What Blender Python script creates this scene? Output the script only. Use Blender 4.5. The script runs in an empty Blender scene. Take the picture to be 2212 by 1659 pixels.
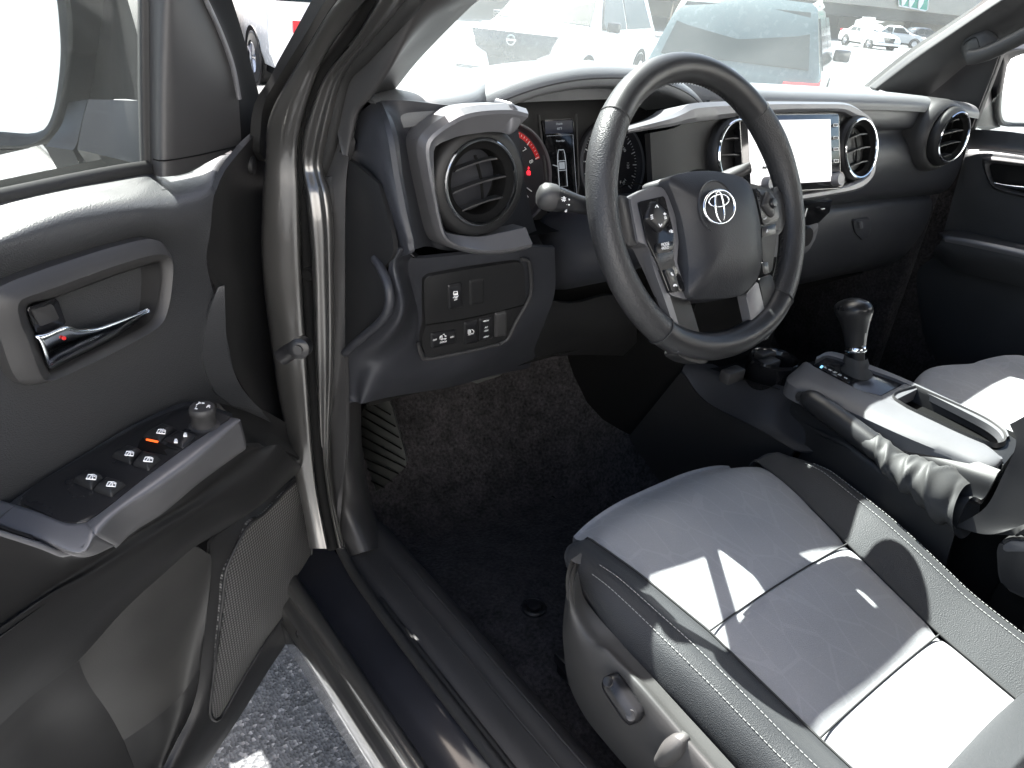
import bpy, bmesh, math, random
import numpy as np
from mathutils import Vector as V, Matrix
random.seed(5)
SC = bpy.context.scene
COL = SC.collection

# ------------------------------------------------------------------ camera
CW, CH, CF = 2212.0, 1659.0, 1630.12          # working raster and focal length in its pixels
CR = np.array([[0.795126912, -0.60063868, 0.083704058], [-0.226178141, -0.421776908, -0.878036268], [0.562686984, 0.679218238, -0.471217511]])
CC = np.array([-1.162906, -0.592372, 1.486158])
cam_d = bpy.data.cameras.new('camera'); cam = bpy.data.objects.new('camera', cam_d); COL.objects.link(cam)
cam_d.sensor_width = 36.0; cam_d.lens = CF / CW * 36.0; cam_d.clip_start = 0.02; cam_d.clip_end = 2000
_m = Matrix(((CR[0][0], -CR[1][0], -CR[2][0], CC[0]), (CR[0][1], -CR[1][1], -CR[2][1], CC[1]),
             (CR[0][2], -CR[1][2], -CR[2][2], CC[2]), (0, 0, 0, 1)))
cam.matrix_world = _m
SC.camera = cam

# ------------------------------------------------------------------ light
SUN_AZ, SUN_EL = math.radians(2.0), math.radians(53.2)      # azimuth from +Y towards +X
sd = V((math.sin(SUN_AZ) * math.cos(SUN_EL), math.cos(SUN_AZ) * math.cos(SUN_EL), math.sin(SUN_EL)))
sun_d = bpy.data.lights.new('sun', 'SUN'); sun = bpy.data.objects.new('sun', sun_d); COL.objects.link(sun)
sun_d.energy = 4.8; sun_d.angle = math.radians(0.5); sun_d.color = (1.0, 0.97, 0.93)
sun.rotation_euler = sd.to_track_quat('Z', 'Y').to_euler(); sun.location = (0, 0, 30)
wd = bpy.data.worlds.new('World'); SC.world = wd; wd.use_nodes = True
_nt = wd.node_tree; _bg = _nt.nodes['Background']
_sk = _nt.nodes.new('ShaderNodeTexSky'); _sk.sky_type = 'NISHITA'; _sk.sun_disc = False
_sk.sun_elevation = SUN_EL; _sk.sun_rotation = SUN_AZ
_nt.links.new(_sk.outputs['Color'], _bg.inputs['Color']); _sk.dust_density = 4.0; _sk.ozone_density = .6
_bg.inputs['Strength'].default_value = 0.055
SC.view_settings.view_transform = 'Standard'; SC.view_settings.look = 'None'
SC.view_settings.gamma = 1.0; SC.view_settings.exposure = 3.15

# ------------------------------------------------------------------ measuring helpers
# the photograph's pixels give directions; every point gets its own measured distance
def ray(u, v): return CR.T @ np.array([(u - CW / 2) / CF, (v - CH / 2) / CF, 1.0])
def PX(u, v, x): d = ray(u, v); return CC + (x - CC[0]) / d[0] * d
def PY(u, v, y): d = ray(u, v); return CC + (y - CC[1]) / d[1] * d
def PZ(u, v, z): d = ray(u, v); return CC + (z - CC[2]) / d[2] * d
def PN(u, v, p0, n): d = ray(u, v); n = np.asarray(n, float); return CC + ((np.asarray(p0, float) - CC) @ n) / (d @ n) * d
def T(k, a, b):
    i = k - 1
    return (((0, 760, 1512)[i % 3] + a / 2.9105) / 1.02712, ((0, 570, 1134)[i // 3] + b / 2.9105) / 1.02712)
def HZ(a, b): return ((1280 + a / 3.606) / 1.02712, (360 + b / 3.606) / 1.02712)
def SZ(a, b): return ((920 + a / 5.925) / 1.02712, (560 + b / 5.925) / 1.02712)
def GZ(a, b): return ((1650 + a / 6.32) / 1.02712, (220 + b / 6.32) / 1.02712)
def IZ(a, b): return ((1080 + a / 5.821) / 1.02712, (260 + b / 5.821) / 1.02712)
def RZ(a, b): return ((1900 + a / 5.53) / 1.02712, b / 5.53 / 1.02712)
def unit(v): v = np.asarray(v, float); return v / np.linalg.norm(v)

def cr(pts, n, closed=False, even=True):
    """Catmull-Rom curve through pts, resampled to n points"""
    P = np.asarray(pts, float); m = len(P)
    if m < 3 and not closed:
        t = np.linspace(0, 1, n)[:, None]; return P[0] * (1 - t) + P[-1] * t
    if closed: Q = np.vstack([P[-1], P, P[0], P[1]]); segs = m
    else: Q = np.vstack([2 * P[0] - P[1], P, 2 * P[-1] - P[-2]]); segs = m - 1
    K = 14 if even else None
    def ev(s):
        s = np.clip(s, 0, segs - 1e-9); i = s.astype(int); t = (s - i)[:, None]
        a, b, c, d = Q[i], Q[i + 1], Q[i + 2], Q[i + 3]
        return 0.5 * ((2 * b) + (-a + c) * t + (2 * a - 5 * b + 4 * c - d) * t ** 2 + (-a + 3 * b - 3 * c + d) * t ** 3)
    if not even: return ev(np.linspace(0, segs, n))
    D = ev(np.linspace(0, segs, segs * K + 1))
    L = np.concatenate([[0], np.cumsum(np.linalg.norm(np.diff(D, axis=0), axis=1))])
    q = np.linspace(0, L[-1], n + 1)[:-1] if closed else np.linspace(0, L[-1], n)
    return np.stack([np.interp(q, L, D[:, k]) for k in range(D.shape[1])], 1)
def rnd(pts, r, k=5):
    """polygon with rounded corners (works in any dimension); r one value or one per corner"""
    P = [np.asarray(p, float) for p in pts]; out = []; n = len(P)
    for i in range(n):
        a, b, c = P[i - 1], P[i], P[(i + 1) % n]
        rr = r[i] if hasattr(r, '__len__') else r
        d1, d2 = np.linalg.norm(a - b), np.linalg.norm(c - b); q = min(rr, .49 * d1, .49 * d2)
        if q <= 0: out.append(b); continue
        s, e = b + (a - b) * q / d1, b + (c - b) * q / d2
        for t in np.linspace(0, 1, k): out.append((1 - t) ** 2 * s + 2 * t * (1 - t) * b + t * t * e)
    return out

# ------------------------------------------------------------------ object helpers
WLOC = {}
def link(name, me, parent=None, loc=None):
    o = bpy.data.objects.new(name, me); COL.objects.link(o)
    w = np.zeros(3) if loc is None else np.asarray(loc, float)
    if parent is not None:
        o.parent = parent; o.location = tuple(w - WLOC.get(parent.name, np.zeros(3)))
    else: o.location = tuple(w)
    WLOC[o.name] = w
    return o
def empty(name, loc, label=None, cat=None, group=None):
    o = bpy.data.objects.new(name, None); COL.objects.link(o); o.location = tuple(loc); o.empty_display_size = .1
    WLOC[o.name] = np.asarray(loc, float); tag(o, label, cat, group); return o
def tag(o, label=None, cat=None, group=None, kind=None):
    if label: o['label'] = label
    if cat: o['category'] = cat
    if group: o['group'] = group
    if kind: o['kind'] = kind
    return o
def fin(name, bm, mat, parent=None, ang=40, smooth=True, centre=True):
    bmesh.ops.remove_doubles(bm, verts=bm.verts, dist=1e-6)
    co = np.array([v.co[:] for v in bm.verts]); c = (co.max(0) + co.min(0)) / 2 if centre else np.zeros(3)
    bmesh.ops.translate(bm, verts=bm.verts, vec=V(-c))
    me = bpy.data.meshes.new(name); bm.to_mesh(me); bm.free()
    for m in (mat if isinstance(mat, (list, tuple)) else [mat]): me.materials.append(m)
    if smooth:
        me.polygons.foreach_set('use_smooth', [True] * len(me.polygons))
        if ang < 180: me.set_sharp_from_angle(angle=math.radians(ang))
    me.update()
    return link(name, me, parent, c)
def addgrid(bm, G, closed_u=False, closed_v=False, mi=0):
    G = np.asarray(G); nv, nu = G.shape[:2]
    vs = [[bm.verts.new(G[j, i]) for i in range(nu)] for j in range(nv)]
    for j in range(nv if closed_v else nv - 1):
        for i in range(nu if closed_u else nu - 1):
            a, b, c, d = vs[j][i], vs[j][(i + 1) % nu], vs[(j + 1) % nv][(i + 1) % nu], vs[(j + 1) % nv][i]
            try: f = bm.faces.new((a, b, c, d)); f.material_index = mi
            except ValueError: pass
    return vs
def gridof(rows, nu, nv, even=True, linear=False):
    R = [cr(r, nu) for r in rows]; R = np.array(R)
    if linear or len(rows) < 3:
        out = []
        t = np.linspace(0, len(rows) - 1, nv)
        for s in t:
            i = min(int(s), len(rows) - 2); out.append(R[i] * (1 - (s - i)) + R[i + 1] * (s - i))
        return np.array(out)
    cols = [cr(R[:, i], nv, even=False) for i in range(nu)]
    return np.array(cols).transpose(1, 0, 2)
def loft(name, rows, mat, parent=None, nu=24, nv=24, thick=0.0, away=True, ang=60, linear=False, fnc=None):
    """smooth sheet through rows of points; thick gives it a real back, away from the camera"""
    G = gridof(rows, nu, nv, linear=linear)
    if fnc is not None: G = fnc(G)
    bm = bmesh.new(); addgrid(bm, G)
    bmesh.ops.remove_doubles(bm, verts=bm.verts, dist=1e-6)
    bm.normal_update()
    s = 0
    for f in bm.faces: s += f.normal.dot(V(CC) - f.calc_center_median()) * f.calc_area()
    if s < 0: bmesh.ops.reverse_faces(bm, faces=bm.faces[:])
    if thick:
        bm.normal_update()
        bmesh.ops.solidify(bm, geom=bm.faces[:], thickness=thick)
        bmesh.ops.recalc_face_normals(bm, faces=bm.faces[:])
    return fin(name, bm, mat, parent, ang)
def newell(P):
    P = np.asarray(P); n = np.zeros(3)
    for i in range(len(P)): n += np.cross(P[i], P[(i + 1) % len(P)])
    return n / (np.linalg.norm(n) + 1e-12)
def addplate(bm, pts, depth, bev=0.0, n=None, seg=2, mi=0, flip_to=None):
    P = [np.asarray(p, float) for p in pts]
    nn = newell(np.array(P) - np.mean(P, 0))
    tgt = CC - np.mean(P, 0) if n is None else np.asarray(n, float)
    if nn @ tgt < 0: P = P[::-1]; nn = -nn
    d = nn if n is None else unit(n)
    f = [bm.verts.new(p) for p in P]; b = [bm.verts.new(p - d * depth) for p in P]
    ff = bm.faces.new(f); fb = bm.faces.new(b[::-1]); fs = []
    for i in range(len(P)):
        j = (i + 1) % len(P); fs.append(bm.faces.new((f[j], f[i], b[i], b[j])))
    for q in [ff, fb] + fs: q.material_index = mi
    if bev > 0:
        bmesh.ops.bevel(bm, geom=ff.edges[:], offset=bev, segments=seg, profile=.5, affect='EDGES', clamp_overlap=True)
def plate(name, pts, depth, mat, parent=None, bev=.0015, n=None, seg=2, ang=35):
    bm = bmesh.new(); addplate(bm, pts, depth, bev, n, seg); return fin(name, bm, mat, parent, ang)
def frame(name, outer, inner, depth, mat, parent=None, N=96, rise=0.0, inset=0.25, n=None, ang=40, steps=None):
    """ring between two closed outlines: wall, rounded face, inner wall"""
    O = cr(outer, N, True); I = cr(inner, N, True)
    nn = newell(O - O.mean(0)); tgt = CC - O.mean(0) if n is None else np.asarray(n, float)
    if nn @ tgt < 0: nn = -nn
    k = np.argmin(np.linalg.norm(I - O[0], axis=1)); I = np.roll(I, -k, 0)
    if np.linalg.norm(I[N // 4] - O[N // 4]) > np.linalg.norm(I[-N // 4] - O[N // 4]): I = np.roll(I[::-1], 1, 0)
    steps = steps or [(0, -1), (0, -.0), (inset * .5, .7), (inset, 1), (1 - inset, 1), (1 - inset * .5, .7), (1, 0), (1, -1)]
    rows = []
    for t, h in steps:
        hh = rise * h if h >= 0 else depth * h
        rows.append(O * (1 - t) + I * t + nn * hh)
    bm = bmesh.new(); addgrid(bm, rows, closed_u=True)
    bmesh.ops.recalc_face_normals(bm, faces=bm.faces[:])
    return fin(name, bm, mat, parent, ang)
def pillow(name, pts, skirt, h, mat, parent=None, p=6.0, n=None, N=None, ang=50, rings=(1, .985, .95, .88, .75, .5, .25), grow=0.0, cen=None):
    """outline raised to a domed top with a side wall"""
    O = cr(pts, N, True) if N else np.asarray(pts, float)
    c = O.mean(0) if cen is None else np.asarray(cen); nn = newell(O - c); tgt = CC - c if n is None else np.asarray(n, float)
    if nn @ tgt < 0: nn = -nn
    rows = [c + (O - c) * (1 + grow) - nn * skirt] if skirt else []
    for s in rings: rows.append(c + (O - c) * s + nn * h * (1 - s ** p))
    bm = bmesh.new(); vs = addgrid(bm, rows, closed_u=True)
    bm.faces.new(vs[-1]); 
    bmesh.ops.recalc_face_normals(bm, faces=bm.faces[:])
    return fin(name, bm, mat, parent, ang)
def addtube(bm, path, r, n=10, closed=False, ry=None, up=None, caps=True, mi=0):
    P = np.asarray(path, float); m = len(P)
    rr = np.full(m, r) if np.isscalar(r) else np.asarray(r, float)
    r2 = rr if ry is None else (np.full(m, ry) if np.isscalar(ry) else np.asarray(ry))
    tg = np.roll(P, -1, 0) - np.roll(P, 1, 0)
    if not closed: tg[0] = P[1] - P[0]; tg[-1] = P[-1] - P[-2]
    tg /= np.linalg.norm(tg, axis=1)[:, None] + 1e-12
    a = np.asarray(up if up is not None else ((0, 0, 1) if abs(tg[0][2]) < .9 else (1, 0, 0)), float)
    rows = []
    th = np.linspace(0, 2 * np.pi, n, endpoint=False)
    for i in range(m):
        a = a - tg[i] * (a @ tg[i]); a /= np.linalg.norm(a) + 1e-12; b = np.cross(tg[i], a)
        rows.append(P[i] + rr[i] * np.cos(th)[:, None] * b + r2[i] * np.sin(th)[:, None] * a)
    vs = addgrid(bm, rows, closed_u=True, closed_v=closed, mi=mi)
    if caps and not closed:
        for q in (vs[0], vs[-1][::-1]):
            try: bm.faces.new(q).material_index = mi
            except ValueError: pass
def tube(name, path, r, mat, parent=None, n=10, closed=False, ry=None, up=None, ang=60, N=None):
    bm = bmesh.new(); P = cr(path, N, closed) if N else path
    addtube(bm, P, r, n, closed, ry, up); bmesh.ops.recalc_face_normals(bm, faces=bm.faces[:])
    return fin(name, bm, mat, parent, ang)
def basis(axis, up=(0, 0, 1)):
    w = unit(axis); u = np.cross(np.asarray(up, float), w)
    if np.linalg.norm(u) < 1e-6: u = np.array([1., 0, 0])
    u = unit(u); return u, np.cross(w, u), w
def addlathe(bm, c, axis, prof, n=40, mi=0, capend=False):
    u, v, w = basis(axis); th = np.linspace(0, 2 * np.pi, n, endpoint=False)
    rows = [np.asarray(c) + r * (np.cos(th)[:, None] * u + np.sin(th)[:, None] * v) + h * w for r, h in prof]
    vs = addgrid(bm, rows, closed_u=True, mi=mi)
    if capend: bm.faces.new(vs[-1]).material_index = mi
def lathe(name, c, axis, prof, mat, parent=None, n=40, ang=40, capend=False):
    bm = bmesh.new(); addlathe(bm, c, axis, prof, n, 0, capend); bmesh.ops.recalc_face_normals(bm, faces=bm.faces[:])
    return fin(name, bm, mat, parent, ang)
def addbox(bm, lo, hi, mi=0, bev=0):
    lo, hi = np.asarray(lo, float), np.asarray(hi, float)
    r = bmesh.ops.create_cube(bm, size=1); vs = r['verts']
    for v in vs: v.co = V((lo + hi) / 2 + np.array(v.co[:]) * (hi - lo))
    fs = {f for v in vs for f in v.link_faces}
    for f in fs: f.material_index = mi
    if bev: bmesh.ops.bevel(bm, geom=list({e for f in fs for e in f.edges}), offset=bev, segments=2, profile=.5, affect='EDGES')
def text(name, s, at, right, up, size, mat, parent=None, align='CENTER', ext=.0003, squeeze=1.0):
    """lettering as a thin raised mesh"""
    cu = bpy.data.curves.new('t', 'FONT'); cu.body = s; cu.size = size; cu.align_x = align; cu.align_y = 'CENTER'; cu.extrude = ext; cu.resolution_u = 3
    to = bpy.data.objects.new('t', cu); COL.objects.link(to)
    bpy.context.view_layer.update()
    me = bpy.data.meshes.new_from_object(to.evaluated_get(bpy.context.evaluated_depsgraph_get()))
    bpy.data.objects.remove(to)
    r = unit(right); u = np.asarray(up, float); u = unit(u - r * (u @ r)); w = np.cross(r, u)
    bm = bmesh.new(); bm.from_mesh(me); bpy.data.meshes.remove(me)
    for v in bm.verts:
        q = v.co; v.co = V(np.asarray(at) + r * q.x * squeeze + u * q.y + w * q.z)
    return fin(name, bm, mat, parent, smooth=False)

# ------------------------------------------------------------------ materials
MATS = {}
def nodes(name):
    m = bpy.data.materials.new(name); m.use_nodes = True; nt = m.node_tree
    return m, nt, nt.nodes, nt.links, nt.nodes['Principled BSDF']
def coords(nt, scale=1.0, kind='Object'):
    tc = nt.nodes.new('ShaderNodeTexCoord'); mp = nt.nodes.new('ShaderNodeMapping'); nt.links.new(tc.outputs[kind], mp.inputs['Vector'])
    mp.inputs['Scale'].default_value = (scale, scale, scale) if np.isscalar(scale) else scale
    return mp.outputs['Vector']
def plastic(name, col, rough=.5, grain=600, bump=.15, dist=.0006, spec=.32, mottle=.15, coat=0.0, metal=0.0, tex='NOISE'):
    m, nt, N, L, b = nodes(name)
    vec = coords(nt)
    b.inputs['Roughness'].default_value = rough; b.inputs['Metallic'].default_value = metal
    b.inputs['Specular IOR Level'].default_value = spec; b.inputs['Coat Weight'].default_value = coat; b.inputs['Coat Roughness'].default_value = .08
    lo = N.new('ShaderNodeTexNoise'); lo.inputs['Scale'].default_value = 14; lo.inputs['Detail'].default_value = 6; L.new(vec, lo.inputs['Vector'])
    mx = N.new('ShaderNodeMix'); mx.data_type = 'RGBA'
    mx.inputs[6].default_value = (*[c * (1 - mottle) for c in col], 1); mx.inputs[7].default_value = (*[c * (1 + mottle) for c in col], 1)
    L.new(lo.outputs['Fac'], mx.inputs[0]); L.new(mx.outputs[2], b.inputs['Base Color'])
    mr = N.new('ShaderNodeMapRange'); mr.inputs['To Min'].default_value = max(.03, rough - .07); mr.inputs['To Max'].default_value = min(1, rough + .09)
    L.new(lo.outputs['Fac'], mr.inputs['Value']); L.new(mr.outputs[0], b.inputs['Roughness'])
    if bump:
        if tex == 'VORONOI':
            t = N.new('ShaderNodeTexVoronoi'); t.feature = 'SMOOTH_F1'; t.inputs['Scale'].default_value = grain; out = t.outputs['Distance']
        else:
            t = N.new('ShaderNodeTexNoise'); t.inputs['Scale'].default_value = grain; t.inputs['Detail'].default_value = 3; out = t.outputs['Fac']
        L.new(vec, t.inputs['Vector'])
        bp = N.new('ShaderNodeBump'); bp.inputs['Strength'].default_value = bump; bp.inputs['Distance'].default_value = dist
        L.new(out, bp.inputs['Height']); L.new(bp.outputs['Normal'], b.inputs['Normal'])
    return m
M = {}
M['soft'] = plastic('soft_touch_black', (.022, .023, .027), .42, 800, .25, .0006, tex='VORONOI')
M['leather_pad'] = plastic('grained_vinyl', (.030, .031, .033), .40, 800, .40, .0009, tex='VORONOI')
M['dash_top'] = plastic('glare_paled_dash_vinyl', (.11, .113, .117), .42, 800, .40, .0009, tex='VORONOI')  # vinyl paled on the dash top and instrument hood to imitate sun glare
M['console_trim'] = plastic('matt_grey_console_trim', (.085, .085, .09), .5, 900, .06)
M['satin'] = plastic('satin_metal_insert', (.36, .35, .33), .35, 900, 0, metal=.3, mottle=.05)
M['screen_bezel'] = plastic('gloss_screen_border', (.008, .008, .009), .06, 10, 0, mottle=.05, spec=1.0)
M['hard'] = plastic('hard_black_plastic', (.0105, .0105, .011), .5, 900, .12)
M['dark'] = plastic('matte_black', (.006, .006, .006), .8, 700, .1, spec=.06)
M['grey'] = plastic('charcoal_trim', (.029, .0285, .029), .45, 800, .12)
M['silver'] = plastic('satin_silver_trim', (.115, .115, .122), .36, 900, .05, metal=.35, mottle=.05)
M['chrome'] = plastic('chrome', (.72, .74, .76), .08, 10, 0, metal=1.0, mottle=.02)
M['piano'] = plastic('gloss_black', (.008, .008, .009), .12, 10, 0, mottle=.05)
M['rubber'] = plastic('weatherstrip_rubber', (.012, .012, .012), .6, 500, .2, spec=.35)
M['wheel'] = plastic('wheel_leather', (.019, .019, .020), .36, 1100, .15, .0004, tex='VORONOI')
M['pad'] = plastic('airbag_vinyl', (.014, .0145, .017), .48, 650, .3, .0006, tex='VORONOI')
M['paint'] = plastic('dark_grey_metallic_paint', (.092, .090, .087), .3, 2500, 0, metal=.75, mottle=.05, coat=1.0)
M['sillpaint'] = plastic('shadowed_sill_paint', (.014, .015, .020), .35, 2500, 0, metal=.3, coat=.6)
M['letter'] = plastic('white_print', (.75, .75, .75), .5, 10, 0)
M['boot'] = plastic('boot_leatherette', (.040, .040, .040), .6, 300, .2)
M['shield'] = plastic('seat_base_plastic', (.044, .043, .042), .5, 800, .12)
M['pocket'] = plastic('bounce_lit_pocket_liner', (.024, .0238, .0235), .5, 500, .2)  # paler than the bin plastic, bounce light put into the colour
M['red'] = plastic('red_plastic', (.5, .02, .02), .3, 10, 0)
M['bezelgloss'] = plastic('glossy_button_black', (.012, .012, .013), .28, 10, 0)
def glow(name, col, s):
    m, nt, N, L, b = nodes(name); b.inputs['Base Color'].default_value = (*[c * .2 for c in col], 1)
    b.inputs['Emission Color'].default_value = (*col, 1); b.inputs['Emission Strength'].default_value = s; b.inputs['Roughness'].default_value = .4
    return m
M['glow_white'] = glow('lit_display_white', (.75, .82, .9), .028)
M['glow_red'] = glow('lit_warning_red', (1, .03, .05), .22)
M['glow_orange'] = glow('lit_switch_orange', (1, .12, .02), .25)
M['glow_blue'] = glow('lit_display_blue', (.02, .03, .08), .006)
def fabric(name, col, thread=900, rough=.95, bump=.5, pattern=None):
    m, nt, N, L, b = nodes(name); vec = coords(nt)
    b.inputs['Roughness'].default_value = rough; b.inputs['Specular IOR Level'].default_value = .12
    b.inputs['Sheen Weight'].default_value = .06; b.inputs['Sheen Roughness'].default_value = .5
    v1 = N.new('ShaderNodeTexVoronoi'); v1.inputs['Scale'].default_value = thread; L.new(vec, v1.inputs['Vector'])
    n1 = N.new('ShaderNodeTexNoise'); n1.inputs['Scale'].default_value = 9; n1.inputs['Detail'].default_value = 5; L.new(vec, n1.inputs['Vector'])
    a = N.new('ShaderNodeMix'); a.data_type = 'RGBA'; a.inputs[6].default_value = (*[c * .72 for c in col], 1); a.inputs[7].default_value = (*[min(1, c * 1.2) for c in col], 1)
    ad = N.new('ShaderNodeMath'); ad.operation = 'MULTIPLY_ADD'; ad.inputs[1].default_value = .6
    L.new(v1.outputs['Distance'], ad.inputs[0])
    sc = N.new('ShaderNodeMath'); sc.operation = 'MULTIPLY'; sc.inputs[1].default_value = .55; L.new(n1.outputs['Fac'], sc.inputs[0]); L.new(sc.outputs[0], ad.inputs[2])
    L.new(ad.outputs[0], a.inputs[0]); colout = a.outputs[2]
    if pattern:
        # faint embossed line pattern woven into the cloth: edges of stretched angular cells
        mp = N.new('ShaderNodeMapping'); mp.inputs['Scale'].default_value = (30, 13, 13); mp.inputs['Rotation'].default_value = (0, 0, .5); L.new(vec, mp.inputs['Vector'])
        br = N.new('ShaderNodeTexVoronoi'); br.feature = 'DISTANCE_TO_EDGE'; br.distance = 'EUCLIDEAN'; br.inputs['Scale'].default_value = 1; br.inputs['Randomness'].default_value = .75
        L.new(mp.outputs[0], br.inputs['Vector'])
        lt = N.new('ShaderNodeMath'); lt.operation = 'LESS_THAN'; lt.inputs[1].default_value = .028; L.new(br.outputs['Distance'], lt.inputs[0])
        ml = N.new('ShaderNodeMath'); ml.operation = 'MULTIPLY'; ml.inputs[1].default_value = pattern; L.new(lt.outputs[0], ml.inputs[0])
        mx = N.new('ShaderNodeMix'); mx.data_type = 'RGBA'; mx.inputs[7].default_value = (*[min(1, c * 1.7) for c in col], 1)
        L.new(ml.outputs[0], mx.inputs[0]); L.new(colout, mx.inputs[6]); colout = mx.outputs[2]
    L.new(colout, b.inputs['Base Color'])
    bp = N.new('ShaderNodeBump'); bp.inputs['Strength'].default_value = bump; bp.inputs['Distance'].default_value = .0008
    L.new(v1.outputs['Distance'], bp.inputs['Height']); L.new(bp.outputs['Normal'], b.inputs['Normal'])
    return m
M['cloth_light'] = fabric('light_grey_cloth', (.25, .25, .258), 1500, pattern=.10)
M['cloth_dark'] = fabric('charcoal_cloth', (.020, .021, .023), 900)
_b = M['cloth_dark'].node_tree.nodes['Principled BSDF']; _b.inputs['Roughness'].default_value = .58; _b.inputs['Specular IOR Level'].default_value = .35
M['stitch'] = fabric('pale_thread', (.30, .30, .29), 1500)
M['seam'] = plastic('dark_seam_thread', (.03, .03, .03), .9, 900, .3)  # plain dark thread for seams and rim stitching
def carpet():
    m = fabric('black_carpet', (.024, .0225, .0235), 420, 1.0, 1.0); nt = m.node_tree; N, L, b = nt.nodes, nt.links, nt.nodes['Principled BSDF']
    src = b.inputs['Base Color'].links[0].from_socket; vec = coords(nt)
    n = N.new('ShaderNodeTexNoise'); n.inputs['Scale'].default_value = 26; n.inputs['Detail'].default_value = 10; n.inputs['Roughness'].default_value = .7; L.new(vec, n.inputs['Vector'])
    n2 = N.new('ShaderNodeTexNoise'); n2.inputs['Scale'].default_value = 170; n2.inputs['Detail'].default_value = 4; L.new(vec, n2.inputs['Vector'])
    mu = N.new('ShaderNodeMath'); mu.operation = 'MULTIPLY'; L.new(n.outputs['Fac'], mu.inputs[0]); L.new(n2.outputs['Fac'], mu.inputs[1])
    r = N.new('ShaderNodeMapRange'); r.inputs['From Min'].default_value = .12; r.inputs['From Max'].default_value = .40; r.inputs['To Min'].default_value = .35; r.inputs['To Max'].default_value = 2.0; L.new(mu.outputs[0], r.inputs['Value'])
    mx = N.new('ShaderNodeMix'); mx.data_type = 'RGBA'; mx.blend_type = 'MULTIPLY'; mx.inputs[0].default_value = 1; L.new(src, mx.inputs[6]); L.new(r.outputs[0], mx.inputs[7]); L.new(mx.outputs[2], b.inputs['Base Color'])
    bp = N.new('ShaderNodeBump'); bp.inputs['Strength'].default_value = 1; bp.inputs['Distance'].default_value = .006; L.new(mu.outputs[0], bp.inputs['Height']); L.new(bp.outputs['Normal'], b.inputs['Normal'])
    return m
M['carpet'] = carpet()
def mesh_grille(name):
    m, nt, N, L, b = nodes(name); vec = coords(nt, 1.0)
    b.inputs['Roughness'].default_value = .45
    sp = N.new('ShaderNodeSeparateXYZ'); L.new(vec, sp.inputs[0])
    return m, nt, N, L, b, vec

# ================================================================== the pickup truck
TR = empty('pickup_truck', (0, 0, 0), 'dark grey pickup truck seen through its open driver door, black and grey cabin', 'pickup truck')

def glass_mat(name, dust, tint=(1, 1, 1), glare_grad=1.0):
    m, nt, N, L, b = nodes(name); out = N['Material Output']; N.remove(b)
    tr = N.new('ShaderNodeBsdfTransparent'); tr.inputs['Color'].default_value = (*tint, 1)
    gl = N.new('ShaderNodeBsdfGlossy'); gl.inputs['Roughness'].default_value = .02
    fr = N.new('ShaderNodeFresnel'); ge = N.new('ShaderNodeNewGeometry'); io = N.new('ShaderNodeMapRange'); io.inputs['To Min'].default_value = 1.45; io.inputs['To Max'].default_value = 1 / 1.45; L.new(ge.outputs['Backfacing'], io.inputs['Value']); L.new(io.outputs[0], fr.inputs['IOR'])
    m1 = N.new('ShaderNodeMixShader'); L.new(fr.outputs[0], m1.inputs[0]); L.new(tr.outputs[0], m1.inputs[1]); L.new(gl.outputs[0], m1.inputs[2])
    last = m1
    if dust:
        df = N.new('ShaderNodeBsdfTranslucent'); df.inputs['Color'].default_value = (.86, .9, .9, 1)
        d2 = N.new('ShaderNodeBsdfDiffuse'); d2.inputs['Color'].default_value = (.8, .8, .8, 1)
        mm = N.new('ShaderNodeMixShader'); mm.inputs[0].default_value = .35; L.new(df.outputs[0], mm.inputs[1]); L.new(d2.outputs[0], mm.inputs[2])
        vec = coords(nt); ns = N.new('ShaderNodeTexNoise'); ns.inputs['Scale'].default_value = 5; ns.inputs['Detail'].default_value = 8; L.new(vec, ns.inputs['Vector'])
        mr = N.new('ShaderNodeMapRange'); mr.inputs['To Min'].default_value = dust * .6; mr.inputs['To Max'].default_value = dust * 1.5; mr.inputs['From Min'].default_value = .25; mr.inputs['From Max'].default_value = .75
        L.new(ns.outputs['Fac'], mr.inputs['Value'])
        sx_ = N.new('ShaderNodeSeparateXYZ'); L.new(vec, sx_.inputs[0]); gx = N.new('ShaderNodeMapRange'); gx.inputs['From Min'].default_value = -.65; gx.inputs['From Max'].default_value = .30; gx.inputs['To Min'].default_value = glare_grad; gx.inputs['To Max'].default_value = 1; L.new(sx_.outputs[0], gx.inputs['Value'])  # veil thickened towards the driver's side to imitate sun glare
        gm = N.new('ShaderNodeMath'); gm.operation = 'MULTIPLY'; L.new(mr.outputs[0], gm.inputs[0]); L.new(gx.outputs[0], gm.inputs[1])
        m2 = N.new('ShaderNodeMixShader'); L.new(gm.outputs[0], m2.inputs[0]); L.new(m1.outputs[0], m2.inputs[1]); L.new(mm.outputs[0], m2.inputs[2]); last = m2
    L.new(last.outputs[0], out.inputs['Surface']); return m
M['windshield'] = glass_mat('dusty_glare_windscreen_glass', .013, (.93, .97, .965), 1.6)  # even dust, plus a painted glare veil stronger on the driver's side
M['sideglass'] = glass_mat('side_window_glass', .006, (.93, .96, .95))

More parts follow.
